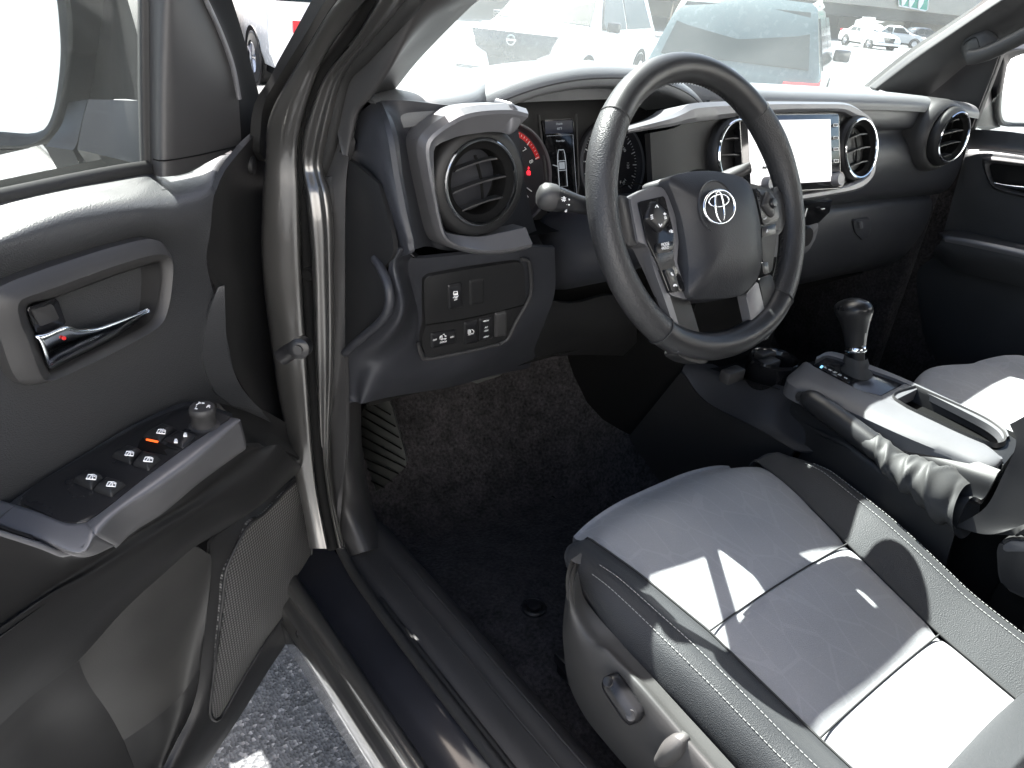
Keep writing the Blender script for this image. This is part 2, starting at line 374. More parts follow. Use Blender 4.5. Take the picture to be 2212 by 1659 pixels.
# ---- windscreen, roof, hood: the shell that lets the light in and keeps it out
def wsy(x, z): return .60 - .20 * (abs(x) / .66) ** 2 - (z - 1.335) * 1.02
def wpt(x, z): return (x, wsy(x, z), z)
xs = np.linspace(-.70, .70, 9)
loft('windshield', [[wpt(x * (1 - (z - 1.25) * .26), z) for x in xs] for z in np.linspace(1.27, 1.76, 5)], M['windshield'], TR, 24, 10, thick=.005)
rf = bmesh.new()
addgrid(rf, gridof([[(x, y, 1.77 + .04 * (1 - (x / .66) ** 2) - .02 * ((y + .9) / 1.0) ** 2) for x in np.linspace(-.63, .63, 7)] for y in np.linspace(.10, -2.0, 6)], 16, 16))
bmesh.ops.solidify(rf, geom=rf.faces[:], thickness=.05)
roof = fin('roof', rf, [M['paint']], TR)
loft('hood', [[(x, y, z - .10 * (abs(x) / .8) ** 2.5) for x in np.linspace(-.80, .80, 9)] for y, z in ((.78, 1.235), (1.1, 1.215), (1.6, 1.16), (2.0, 1.07), (2.06, .95))], M['paint'], TR, 24, 20, thick=.02)
loft('cowl', [[(x, y - .12 * (abs(x) / .75) ** 2, z) for x in np.linspace(-.75, .75, 7)] for y, z in ((.62, 1.262), (.70, 1.245), (.80, 1.225))], M['hard'], TR, 20, 6, thick=.02)
bw = bmesh.new()
addbox(bw, (-.80, -2.06, .55), (.80, -2.0, 1.35)); addbox(bw, (-.80, -2.06, 1.35), (-.60, -2.0, 1.76)); addbox(bw, (.60, -2.06, 1.35), (.80, -2.0, 1.76))
addbox(bw, (-.84, -2.04, .55), (-.78, -1.02, 1.22)); addbox(bw, (.78, -2.04, .55), (.84, -1.02, 1.22)); addbox(bw, (-.80, -1.10, 1.22), (-.70, -.96, 1.77)); addbox(bw, (.70, -1.10, 1.22), (.80, -.96, 1.77)); addbox(bw, (-.84, -1.10, .55), (-.76, -.96, 1.22))
fin('cab_body', bw, M['paint'], TR)
fl = bmesh.new(); addbox(fl, (-.93, .52, .50), (-.89, 2.0, 1.02), bev=.015); addbox(fl, (.89, .42, .50), (.93, 2.0, 1.02), bev=.015); addbox(fl, (-.9, 1.96, .5), (.9, 2.02, .98), bev=.015)
fin('front_fender', fl, M['paint'], TR)
fw = bmesh.new(); addbox(fw, (-.80, .62, .45), (.80, .66, 1.24)); fin('firewall', fw, M['dark'], TR)
ch = bmesh.new(); addbox(ch, (-.80, -2.0, .40), (.80, 1.9, .52)); fin('chassis', ch, M['dark'], TR)
for sx, sy in ((-.80, 1.35), (.80, 1.35), (-.80, -2.6), (.80, -2.6)):
    w = lathe('wheel', (sx, sy, .27), (1 if sx > 0 else -1, 0, 0), [(.0, .06), (.2, .06), (.23, .10), (.36, .12), (.385, .08), (.385, -.10), (.3, -.12)], M['rubber'], TR, 32)
bb = bmesh.new(); addbox(bb, (-.88, -3.4, .62), (-.84, -2.1, 1.15)); addbox(bb, (.84, -3.4, .62), (.88, -2.1, 1.15)); addbox(bb, (-.86, -3.4, .60), (.86, -2.1, .66)); addbox(bb, (-.86, -3.44, .62), (.86, -3.4, 1.15))
fin('cargo_bed', bb, M['paint'], TR)

# ---- floor, sill and driver's door opening
fx = np.linspace(-.69, .70, 15)
def floorz(x, y): return .555 + .24 * np.exp(-((x - .0) / .125) ** 4) * (1 if y < .5 else 1) + max(0, y - .43) * 1.35 + .015 * math.sin(9 * x + 5 * y)
loft('floor_carpet', [[(x, y, floorz(x, y)) for x in fx] for y in np.linspace(-2.0, .62, 14)], M['carpet'], TR, 60, 50, thick=.03)
# scuff plate, seal and painted sill: profile swept along the sill
def sweepY(name, prof, ys, mat, par=TR, thick=.004): return loft(name, [[(x, y, z) for x, z in prof] for y in ys], mat, par, len(prof) * 5, len(ys), thick=thick, linear=True)
ysl = np.linspace(-1.0, .31, 10)
loft('scuff_plate', [[(x, y, z + .0015 * math.sin(y * 17)) for x, z in ((-.645, .56), (-.655, .628), (-.668, .655), (-.690, .672), (-.720, .674), (-.750, .677), (-.768, .672))] for y in ysl], M['grey'], TR, 40, 20, thick=.004)
sp = bmesh.new(); addbox(sp, (-.722, -1.0, .674), (-.7195, .19, .6768), bev=.0008); addbox(sp, (-.694, -1.0, .672), (-.692, .19, .6748), bev=.0006); fin('scuff_rib', sp, M['grey'], TR)
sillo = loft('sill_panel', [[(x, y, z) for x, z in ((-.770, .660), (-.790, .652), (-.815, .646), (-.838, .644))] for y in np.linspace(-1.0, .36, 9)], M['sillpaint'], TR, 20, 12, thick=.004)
loft('sill_edge', [[(x, y, z) for x, z in ((-.836, .645), (-.842, .651), (-.852, .650), (-.857, .643), (-.858, .630))] for y in np.linspace(-1.0, .36, 9)], M['paint'], TR, 24, 12, thick=.003)
loft('rocker_panel', [[(x, y, z) for x, z in ((-.855, .632), (-.853, .618), (-.866, .612), (-.869, .604), (-.866, .56), (-.84, .44))] for y in np.linspace(-1.0, .36, 9)], M['paint'], TR, 40, 12, thick=.004)

# A-pillar and hinge pillar: painted bands between traced lines, each on its own depth
P = lambda x, L: [PX(u, v, x) for u, v in L]
seal_up = [T(1, 1945, 1100), T(1, 1960, 880), T(1, 2010, 690), T(1, 2110, 400), T(1, 2212, 250), (800, 30), (835, -15)]
mix = lambda A_, B_, t, n=14: [tuple(q) for q in cr(A_, n) * (1 - t) + cr(B_, n) * t]
l_out = [(560, 330), T(1, 1700, 690), T(1, 1800, 500), T(1, 1960, 240), T(1, 2105, 0), (735, -30)]
l_a = [(572, 345), T(1, 1725, 780), T(1, 1830, 560), T(1, 1990, 290), T(1, 2165, 0), (754, -30)]
l_b = [(588, 360), T(1, 1760, 830), T(1, 1860, 610), T(1, 2030, 330), T(1, 2212, 60), (790, -30)]
l_c = [(642, 370), T(1, 1935, 900), T(1, 1985, 680), T(1, 2085, 390), T(1, 2200, 215), (815, -30)]
l_d = [(650, 375), T(1, 1950, 905), T(1, 2010, 700), T(1, 2120, 420), T(2, 30, 335), (830, -20)]
l_e = [(664, 380), T(1, 1990, 950), T(1, 2050, 740), T(1, 2160, 470), T(2, 85, 390), T(2, 370, 0), (870, -30)]
l_f = [(685, 385), T(1, 2100, 960), T(1, 2130, 800), T(2, 0, 480), T(2, 130, 330), T(2, 420, 0), (895, -30)]
l_g = [(700, 390), T(1, 2150, 960), T(1, 2180, 820), T(2, 30, 500), T(2, 170, 340), T(2, 470, 0), (905, -30)]
l_h = [(730, 390), T(2, 45, 1000), T(2, 95, 740), T(2, 170, 640), T(2, 310, 430), T(2, 540, 0), (940, -30)]
l_i = [(845, 245), T(2, 130, 700), T(2, 200, 640), T(2, 300, 610), T(2, 345, 570), T(2, 480, 400), T(2, 700, 170), T(2, 880, 0), (1090, -30)]
loft('windshield_molding', [P(-.83, l_out), P(-.818, l_a), P(-.812, mix(l_a, l_b, .35))], M['rubber'], TR, 24, 6, thick=.012)
j0 = [(560, 330), (560, 560), (580, 700), (600, 860), (630, 1000), (660, 1130), (660, 1290)]
j1 = [(642, 370), T(1, 1930, 1100), T(1, 1945, 1400), T(4, 1945, 0), T(4, 1975, 500), T(4, 1995, 800), T(4, 2010, 1050), T(4, 2030, 1400), T(7, 2070, 0), T(8, 20, 420)]
j2 = [(664, 380), T(1, 1985, 1250), T(4, 2020, 0), T(4, 2035, 500), T(4, 2050, 900), T(4, 2075, 1350), T(7, 2130, 100), T(8, 40, 340), T(8, 160, 560)]
j3 = [(700, 390), T(1, 2150, 1200), T(4, 2150, 0), T(4, 2160, 500), T(4, 2150, 880), T(4, 2130, 1100), T(4, 2115, 1400), T(7, 2185, 200), T(8, 60, 380)]
j4 = [(735, 400), T(5, 10, 0), T(5, 15, 500), T(5, 20, 880), T(5, 25, 1200), T(5, 50, 1500), T(8, 50, 0), T(8, 130, 250), (870, 1190)]
JN = unit((-.50, -.80, .22))
YS = np.concatenate([np.linspace(-28, 380, 20), np.linspace(410, 1185, 16)])
def chain(up, dn):
    q = cr(list(up[::-1]) + list(dn[1:]), 300); q = q[np.argsort(q[:, 1])]; x = np.interp(YS, q[:, 1], q[:, 0])
    for _ in range(3): x[1:-1] = x[:-2] * .25 + x[1:-1] * .5 + x[2:] * .25
    return np.stack([x, YS], 1)
j0 = [(560, 330), (562, 560), (580, 700), (600, 860), (630, 1000), (655, 1100), (668, 1190)]
j1 = j1[:-1] + [(712, 1190)]
j2 = j2[:7] + [(728, 1190)]
j3 = j3[:-1] + [T(7, 2185, 200), (752, 1200)]
ch_a, ch_c, ch_d, ch_e = chain(l_a, j0), chain(l_c, j1), chain(l_d, j2), chain(l_f, j3)
ch_b = ch_a * .62 + ch_c * .38
ref = [PX(q[0], q[1], -.806) for q in ch_c]
def onref(ch, off): return [PN(q[0], q[1], r + JN * o, JN) for q, r, o in zip(ch, ref, np.broadcast_to(off, (len(ch),)))]
ch_h = ch_c * .88 + ch_b * .12
loft('hinge_pillar', [onref(ch_a, -.012), onref(ch_a * .8 + ch_b * .2, -.002), onref(ch_b, .004), onref(ch_c * .5 + ch_b * .5, .005), onref(ch_h, .004), onref(ch_c, -.008)], M['paint'], TR, 110, 30, thick=.005)
tube('door_opening_seal', cr(onref(ch_c * .5 + ch_d * .5, -.014), 120), .0085, M['dark'], TR, 8)
ref2 = [PX(q[0], q[1], -.782) for q in ch_e]
def onref2(ch, off): return [PN(q[0], q[1], r + JN * off, JN) for q, r in zip(ch, ref2)]
loft('pillar_flange', [onref2(ch_d * 1.05 - ch_e * .05, -.012), onref2(ch_d * .9 + ch_e * .1, .002), onref2(ch_d * .45 + ch_e * .55, .0), onref2(ch_d * .25 + ch_e * .75, .006), onref2(ch_e, .002), onref2(ch_e * 1.05 - ch_d * .05, -.008)], M['paint'], TR, 110, 24, thick=.006)
# inner pillar trim
loft('pillar_trim', [P(-.776, [(694, 300)] + j3[:-1]), P(-.766, [(738, 290), T(2, 55, 900), T(2, 25, 1150), T(2, 15, 1500), T(5, 15, 100), T(5, 15, 500), T(5, 20, 900), T(5, 25, 1250)])], M['grey'], TR, 50, 6, thick=.006)
l_m = [T(2, 60, 900), T(2, 130, 690), T(2, 215, 560), T(2, 400, 330), T(2, 560, 150), T(2, 720, 0), (1010, -30)]
loft('pillar_trim', [P(-.774, [T(2, 0, 1000)] + l_g[2:]), P(-.765, l_h[1:]), P(-.735, l_m), P(-.68, [(800, 230)] + l_i[3:])], M['grey'], TR, 36, 20, thick=.012)
# second black seal between flange and trim
tube('pillar_seal', cr(P(-.775, [((a + c) / 2, (b + d) / 2) for (a, b), (c, d) in zip(l_f, l_g)]), 40), .010, M['rubber'], TR, 8)

tube('pillar_seal', cr(P(-.772, j3[:-2]) + [(-.778, .12, .676), (-.779, -.2, .676), (-.779, -.6, .676), (-.779, -1.0, .676)], 80), .0085, M['rubber'], TR, 8)
tube('sill_seal', [(-.768, y, .673) for y in np.linspace(.14, -1.0, 20)], .006, M['rubber'], TR, 8)
loft('kick_panel', [P(-.765, [T(4, 2180, 900), T(4, 2130, 1150), T(4, 2150, 1400), T(7, 2200, 150), T(8, 30, 300)]), P(-.745, [T(5, 15, 860), T(5, 25, 1200), T(5, 60, 1500), T(8, 60, 0), T(8, 150, 260)]), P(-.70, [T(5, 100, 920), T(5, 110, 1250), T(5, 150, 1550), T(8, 170, 0), T(8, 260, 230)]), P(-.66, [T(5, 120, 930), T(5, 130, 1270), T(5, 190, 1600), T(8, 230, 60), T(8, 300, 220)])], M['grey'], TR, 30, 16, thick=.008)
for q in (T(1, 2005, 1240), T(4, 1995, 110)):
    k_ = int(np.argmin(np.hypot(ch_c[:, 0] - q[0], ch_c[:, 1] - q[1]))); c = PN(q[0], q[1], ref[k_] - JN * .002, JN); lathe('trim_clip', c, (-.75, -.62, .1), [(.010, -.004), (.010, .001), (.008, .003), (.0055, .002), (.0055, .0045), (.003, .005), (0, .005)], M['dark'], TR, 20)
# foot rest
M['footrest'] = plastic('ribbed_foot_rest_rubber', (.045, .047, .045), .7, 500, .2)
frp = [PX(*q, -.60 - .0 * i) for i, q in enumerate([T(5, 130, 960), T(5, 300, 900), T(5, 360, 1120), T(5, 425, 1340), T(5, 330, 1430), T(5, 160, 1560), T(5, 110, 1400), T(5, 105, 1150)])]
kick_and_sun_blocks = bmesh.new(); addbox(kick_and_sun_blocks, (.70, .20, .52), (.76, .64, 1.22), bev=.02); addbox(kick_and_sun_blocks, (.79, -.4, .5), (.80, .5, 1.22)); addbox(kick_and_sun_blocks, (-.74, .44, .52), (-.69, .64, 1.16), bev=.01); addbox(kick_and_sun_blocks, (-.70, .585, .52), (.70, .62, 1.16)); addbox(kick_and_sun_blocks, (-.80, .33, .52), (-.775, .62, 1.22)); addbox(kick_and_sun_blocks, (-.87, .46, .45), (-.79, .62, 1.22)); fin('kick_panel', kick_and_sun_blocks, M['carpet'], TR)  # last two boxes: unseen, added behind the hinge pillar to block sun leaks
fr = plate('foot_rest', rnd(frp, .02), .03, M['footrest'], TR, .004, n=(-.5, -.75, .45))
for (a, b), (c, d) in (((200, 955), (310, 1020)), ((150, 985), (340, 1095)), ((130, 1030), (360, 1165)), ((120, 1090), (380, 1240)), ((112, 1150), (400, 1310)), ((112, 1215), (405, 1360)), ((116, 1290), (360, 1400)), ((122, 1350), (320, 1450)), ((130, 1420), (270, 1490))):
    tube('foot_rest_rib', [PX(*T(5, a, b), -.6035), PX(*T(5, (a + c) / 2, (b + d) / 2), -.6035), PX(*T(5, c, d), -.6035)], .0013, M['dark'], fr, 6)
# brake and accelerator pedals in the dark
pp = [PY(*T(5, *q), .42) for q in ((820, 770), (1050, 710), (1040, 760), (850, 825))]
pd = plate('brake_pedal', rnd(pp, .008), .014, M['footrest'], TR, .003)
tube('pedal_arm', [np.mean(pp, 0), np.mean(pp, 0) + np.array([.01, .08, .14]), np.mean(pp, 0) + np.array([.015, .14, .3])], .008, M['dark'], pd, 8)
tie = PZ(*T(8, 1235, 630), .568)
lathe('mat_clip', tie, (0, 0, 1), [(.021, .0), (.021, .004), (.017, .006), (.012, .003), (.012, .010), (.007, .011), (0, .0105)], M['bezelgloss'], TR, 28)
sr = bmesh.new(); c = PZ(*T(8, 1390, 930), .60); addbox(sr, c + (-.004, -.25, -.03), c + (.05, -.004, .0), bev=.004); addbox(sr, c + (-.006, -.03, -.012), c + (.012, .004, .006), bev=.003)
fin('seat_rail', sr, M['bezelgloss'], TR)

# ================================================================== dashboard
def rowy(L): return [PY(u, v, y) for u, v, y in L]
# top pad: front against the glass, rear edge rolled over
def brow_w(x): return 1 / (1 + math.exp(-(x + .575) / .022)) * (1 - 1 / (1 + math.exp(-(x + .115) / .012)))
def padrow(y, z, drop=0): return [(x, y + max(0, .30 - y) * .75 * brow_w(x) - (.10 * max(0, abs(x) - .45) ** 1.3), z - .030 * max(0, (x + .2)) - drop * (abs(x) / .74) ** 4) for x in np.linspace(-.745, .74, 41)]
pad_rear = [PY(*T(2, 130, 740), .20)] 
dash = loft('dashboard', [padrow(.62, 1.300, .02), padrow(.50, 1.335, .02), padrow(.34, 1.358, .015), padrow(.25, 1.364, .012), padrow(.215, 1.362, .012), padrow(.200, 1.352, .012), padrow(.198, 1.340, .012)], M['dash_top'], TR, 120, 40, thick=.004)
# passenger side face, lower dash, glovebox
def prow(y, z, x0=-.16, x1=.735, zs=-.03, dy=0): return [(x, y + dy * max(0, x - .5) * 4 - .06 * max(0, x - .55), z + zs * (x + .1)) for x in np.linspace(x0, x1, 9)]
loft('dash_face', [prow(.205, 1.345), prow(.200, 1.320), prow(.202, 1.302), prow(.215, 1.296), prow(.218, 1.288), prow(.196, 1.265), prow(.184, 1.225), prow(.190, 1.175), prow(.212, 1.150), prow(.232, 1.140)], M['soft'], TR, 40, 60, thick=.006)
loft('glovebox_door', [prow(.215, 1.152, .12, .69), prow(.196, 1.135, .12, .69), prow(.190, 1.08, .12, .685), prow(.215, 1.00, .12, .68), prow(.26, .955, .12, .67)], M['soft'], TR, 30, 30, thick=.02)
gl_c = PY(*T(3, 1170, 1450), .188); gl = plate('glovebox_latch', rnd([PY(*T(3, *q), .186) for q in ((1110, 1420), (1225, 1405), (1230, 1500), (1180, 1560), (1120, 1500))], .012), .006, M['soft'], TR, .002)
plate('glovebox_lock', rnd([PY(*T(3, *q), .181) for q in ((1150, 1435), (1172, 1430), (1175, 1475), (1155, 1480))], .004), .004, M['silver'], TR, .001)
# dark mass under the dash: knee bolster, heater box
dk = bmesh.new(); addbox(dk, (-.70, .30, .90), (.70, .60, 1.14)); addbox(dk, (-.12, .18, .62), (.16, .60, 1.12)); addbox(dk, (.16, .26, .95), (.70, .40, 1.12)); fin('heater_box', dk, M['dark'], TR)

# left end: side cover and rounded corner
e_top = [T(2, 90, 745), T(2, 150, 690), T(2, 230, 650), T(2, 330, 625)]
loft('dash_end_cover', [P(-.752, [T(2, 95, 745), T(2, 70, 880), T(2, 40, 1010), T(2, 170, 1130), T(2, 250, 1290), T(2, 310, 1500), T(2, 370, 1659)]),
    [PX(*q, x) for q, x in ((T(2, 160, 685), -.748), (T(2, 190, 860), -.760), (T(2, 220, 1030), -.762), (T(2, 290, 1200), -.762), (T(2, 350, 1400), -.760), (T(2, 400, 1540), -.757), (T(2, 430, 1640), -.752))],
    [PX(*q, x) for q, x in ((T(2, 240, 655), -.742), (T(2, 290, 750), -.752), (T(2, 330, 900), -.756), (T(2, 370, 1150), -.755), (T(2, 420, 1400), -.753), (T(2, 460, 1560), -.750), (T(2, 465, 1620), -.748))]], M['soft'], TR, 40, 24, thick=.006)
loft('dash_corner', [[PX(*q, x) for q, x in ((T(2, 245, 650), -.742), (T(2, 290, 750), -.752), (T(2, 330, 900), -.756), (T(2, 370, 1150), -.755), (T(2, 420, 1400), -.753), (T(2, 465, 1610), -.750))],
    [PY(*q, .180) for q in (T(2, 420, 650), T(2, 430, 800), T(2, 440, 950), T(2, 480, 1200), T(2, 530, 1450), T(2, 560, 1590))],
    [PY(*q, .185) for q in (T(2, 700, 680), T(2, 700, 800), T(2, 650, 950), T(2, 650, 1200), T(2, 660, 1450), T(2, 700, 1620))],
    [PY(*q, .190) for q in (T(2, 1000, 690), T(2, 1000, 800), T(2, 1000, 950), T(2, 1000, 1200), T(2, 1050, 1450), T(2, 1080, 1620))],
    [PY(*q, .22) for q in (T(2, 1120, 690), T(2, 1130, 800), T(2, 1150, 950), T(2, 1180, 1200), T(2, 1240, 1450), T(2, 1300, 1600))]], M['soft'], TR, 40, 40, thick=.006)
# lower side cover below the vents, driver's left
loft('dash_end_cover', [[PX(*q, -.763) for q in (T(2, 20, 1020), T(2, -10, 1400), T(5, -10, 50), T(5, -10, 400), T(5, -5, 665))], [PX(*q, -.768) for q in (T(2, 120, 1090), T(2, 160, 1400), T(5, 120, 50), T(5, 150, 370), T(5, 5, 640))], [PX(*q, -.764) for q in (T(2, 235, 1190), T(2, 330, 1600), T(5, 250, 110), T(5, 295, 345), T(5, 25, 618))]], M['hard'], TR, 40, 16, thick=.006)
tube('cover_lip', cr([PX(*q, x) for q, x in ((T(5, 210, 10), -.765), (T(5, 255, 90), -.768), (T(5, 295, 190), -.770), (T(5, 300, 320), -.771), (T(5, 245, 420), -.771), (T(5, 110, 535), -.770), (T(5, 15, 620), -.768))], 50), .0055, M['soft'], TR, 10)
SWP, SWN = np.array([-.65, .150, 1.18]), unit((0, -.957, -.29))
S_ = lambda q, off=0.0: PN(q[0], q[1], SWP + SWN * off, SWN)
loft('lower_panel', [[PX(*T(2, 340, 1600), -.760), PX(*T(5, 295, 90), -.762), PX(*T(5, 322, 330), -.762), PX(*T(5, 200, 480), -.762), PX(*T(5, 15, 640), -.762), PX(*T(5, 0, 860), -.762), PX(*T(5, 40, 925), -.760)],
    [PX(*T(2, 400, 1610), -.752), PX(*T(5, 345, 60), -.756), PX(*T(5, 400, 340), -.754), PX(*T(5, 300, 530), -.752), PX(*T(5, 130, 680), -.752), PX(*T(5, 80, 840), -.752), PX(*T(5, 100, 940), -.750)],
    [S_(T(2, 465, 1620), -.002), S_(T(5, 410, 60), -.003), S_(T(5, 470, 370), -.003), S_(T(5, 430, 560), -.003), S_(T(5, 250, 725)), S_(T(5, 190, 820)), S_(T(5, 135, 945))],
    [S_(T(5, 470, 10), -.004), S_(T(5, 535, 420), -.009), S_(T(5, 520, 640), -.009), S_(T(5, 420, 780), -.006), S_(T(5, 330, 900), -.02)],
    [S_(T(5, 820, -20), -.006), S_(T(5, 840, 300), -.008), S_(T(5, 850, 610), -.008), S_(T(5, 800, 740), -.02), S_(T(5, 700, 840), -.05)],
    [S_(T(5, 1190, -60), -.004), S_(T(5, 1220, 200), -.006), S_(T(5, 1150, 420), -.006), S_(T(5, 1050, 600), -.02), S_(T(5, 1000, 760), -.06)],
    [S_(T(5, 1370, -60), -.004), S_(T(5, 1370, 230), -.006), S_(T(5, 1300, 440), -.02), S_(T(5, 1260, 600), -.05), S_(T(5, 1200, 720), -.08)]], M['soft'], TR, 50, 40, thick=.006)
loft('knee_bolster', [[S_(T(5, 1320, 280), -.02), S_(T(5, 1500, 300), -.03), S_(T(5, 1720, 250), -.04), S_(T(5, 1900, 300), -.04)], [S_(T(5, 1200, 470), -.02), S_(T(5, 1420, 480), -.03), S_(T(5, 1700, 470), -.04), S_(T(5, 1900, 500), -.05)], [S_(T(5, 400, 850), -.07), S_(T(5, 900, 760), -.07), S_(T(5, 1400, 640), -.07), S_(T(5, 1900, 640), -.07)]], M['hard'], TR, 24, 16, thick=.006)

# edge bead round the switch panel, the panel, its buttons
pan = [SZ(125, 370), SZ(180, 315), SZ(700, 225), SZ(1330, 125), SZ(1420, 145), SZ(1445, 250), SZ(1455, 560), SZ(1440, 670), SZ(1330, 880), SZ(1215, 1130), SZ(1100, 1185), SZ(700, 1280), SZ(220, 1385), SZ(150, 1360), SZ(105, 1250), SZ(95, 1150), SZ(145, 960), SZ(130, 700)]
sw = plate('switch_panel', rnd([S_(q, .0) for q in pan], .006), .012, M['hard'], TR, .002)
bead = [SZ(1400, 95), SZ(1490, 110), SZ(1525, 260), SZ(1530, 520), SZ(1480, 660), SZ(1330, 920), SZ(1230, 1130), SZ(1120, 1200)]
tube('switch_bezel', cr([S_(q, .002) for q in bead], 30), .0030, M['grey'], sw, 8)
tube('switch_bezel', cr([S_(q, .0015) for q in (SZ(50, 1200), SZ(90, 1340), SZ(170, 1400), SZ(700, 1300), SZ(1100, 1210))], 30), .0028, M['grey'], sw, 8)
tube('panel_groove', cr([S_(q, .0003) for q in (SZ(155, 955), SZ(640, 880), SZ(1100, 780), SZ(1440, 690))], 20), .0012, M['dark'], sw, 6)
def sbtn(name, q, h, mat, r=.003): return pillow(name, rnd([S_(SZ(*a), .0008) for a in q], r), .004, h, mat, sw, p=10)
b1 = sbtn('button', ((430, 425), (615, 390), (632, 720), (445, 752)), .003, M['bezelgloss'])
sbtn('blank_cover', ((715, 370), (905, 335), (915, 665), (725, 700)), .0022, M['hard'])
sbtn('button', ((210, 1060), (535, 1012), (540, 1195), (215, 1255)), .003, M['bezelgloss'])
sbtn('button', ((645, 915), (825, 882), (830, 1185), (645, 1215)), .003, M['bezelgloss'])
sbtn('button', ((848, 870), (1018, 838), (1022, 1130), (845, 1165)), .003, M['bezelgloss'])
sbtn('blank_cover', ((1050, 790), (1200, 760), (1200, 1090), (1045, 1112)), .0045, M['grey'])
sr_, su_ = S_(SZ(1000, 800)) - S_(SZ(500, 885)), S_(SZ(500, 500)) - S_(SZ(520, 800))
def slab(s, a, b, size, sq=.9): return text('lettering', s, S_(SZ(a, b), .0046), sr_, su_, size * .54, M['letter'], sw, ext=.0001, squeeze=sq)
slab('OFF', 540, 622, .0072, .8); slab('OFF', 265, 1152, .0082, .8); slab('DOOR', 378, 1178, .0082, .85); slab('ON', 494, 1112, .0082, .85)
slab('AUTO', 740, 1075, .0072, .85); slab('400W', 940, 902, .0082, .85); slab('AC', 942, 986, .0080); slab('120V', 940, 1030, .0078, .85); slab('100W', 938, 1110, .0080, .85)
def icon(q, w=.0006, par=sw, off=.0046, fn=None, mat=None):
    bm = bmesh.new(); g = fn or (lambda p: S_(SZ(*p), off))
    for L in q: addtube(bm, [g(p) for p in L], w, 5)
    return fin('symbol', bm, mat or M['letter'], par)
icon([[(510, 540), (515, 515), (560, 512), (565, 540), (568, 556), (512, 560), (510, 540)], [(512, 545), (566, 540)], [(515, 555), (566, 552)], [(505, 600), (530, 572), (528, 598), (548, 575)], [(540, 605), (560, 570), (558, 592), (575, 566)]], .0005)
icon([[(700, 1022), (726, 1018)], [(700, 1036), (726, 1032)], [(700, 1050), (726, 1046)], [(700, 1064), (726, 1060)], [(735, 1062), (733, 1020), (755, 1015), (778, 1030), (778, 1052)]], .00045)
icon([[(335, 1145), (333, 1110), (350, 1095), (362, 1095), (362, 1140), (420, 1130)], [(350, 1100), (345, 1125)], [(355, 1135), (350, 1148), (362, 1150), (366, 1138), (356, 1135)], [(398, 1130), (394, 1142), (406, 1145), (412, 1132), (400, 1129)], [(372, 1080), (388, 1072), (392, 1088)], [(400, 1090), (416, 1100)], [(396, 1100), (412, 1110)]], .00045)

SKN = unit((0, -.95, .31)); SKP = np.array([0, .118, 1.27])
def SK(q, off=0.0): return PN(q[0], q[1], SKP + SKN * off, SKN)
# ---- air vents
def air_vent(c, axis, r, roll=0.0, slats=3, cup=.03, bez=1.40, tilt=(0, 0, 1)):
    c = np.asarray(c); u, v, w = basis(axis)
    body = lathe('air_vent', c, axis, [(r * bez, -.022), (r * bez, -.006), (r * (bez - .05), -.001), (r * (bez - .14), .003), (r * 1.10, .004), (r * 1.06, .002)], M['hard'], TR, 56)
    lathe('chrome_ring', c, axis, [(r * 1.075, .001), (r * 1.075, .0045), (r * 1.045, .006), (r * 1.005, .0055), (r * .985, .002)], M['chrome'], body, 64)
    lathe('vent_barrel', c, axis, [(r * .99, .003), (r * .95, .0), (r * .82, -.003), (r * .78, -.010), (r * .80, -cup), (r * .5, -cup - .01), (0.001, -cup - .012)], M['dark'], body, 48)
    ca, sa = math.cos(roll), math.sin(roll); uu, vv = u * ca + v * sa, v * ca - u * sa
    for k in range(slats):
        h = (k - (slats - 1) / 2) * r * .50; half = math.sqrt(max(1e-6, (.80 * r) ** 2 - h * h))
        rows = []
        for t, dz in ((-1, 0), (1, 0)):
            pass
        G = []
        for dd, lift, in ((.002, .0042), (-.002, .0046), (-.013, .0044)):
            G.append([c + uu * s * half + vv * (h - lift + .003 * (1 - s * s)) + w * (dd - .004 + .004 * (1 - s * s)) for s in np.linspace(-1, 1, 12)])
        for dd, lift in ((-.013, .0022), (.002, .0022)):
            G.append([c + uu * s * half + vv * (h - lift + .003 * (1 - s * s)) + w * (dd - .004 + .004 * (1 - s * s)) for s in np.linspace(-1, 1, 12)])
        bm = bmesh.new(); addgrid(bm, G, closed_v=True); bmesh.ops.recalc_face_normals(bm, faces=bm.faces[:]); fin('slat', bm, M['grey'], body)
    bm = bmesh.new(); addtube(bm, [c + uu * r * .12 + vv * r * .62 - w * .012, c + uu * r * .16 - w * .010, c + uu * r * .12 - vv * r * .62 - w * .012], .0018, 6); fin('vent_vane', bm, M['dark'], body)
    return body
zen = lambda y, u, v: PY(u, v, y)
air_vent(zen(.160, 1037.6, 393.8), (-.05, -1, .10), .0485, .20, 3)
air_vent(SK((1594, 334.5), .002), (0, -.95, .28), .0475, -.12, 3, bez=1.18)
air_vent(SK((1857, 321), .004), (-.02, -.95, .28), .0475, .12, 3, bez=1.18)
air_vent(zen(.145, 2058, 296), (-.12, -1, .06), .0475, .12, 4, bez=1.25)
# pod for the far vent
cp = zen(.16, 2040, 296)
lathe('vent_pod', cp, (-.12, -1, .06), [(.075, -.09), (.074, -.02), (.068, -.002), (.062, .002), (.058, .0)], M['grey'], TR, 40)

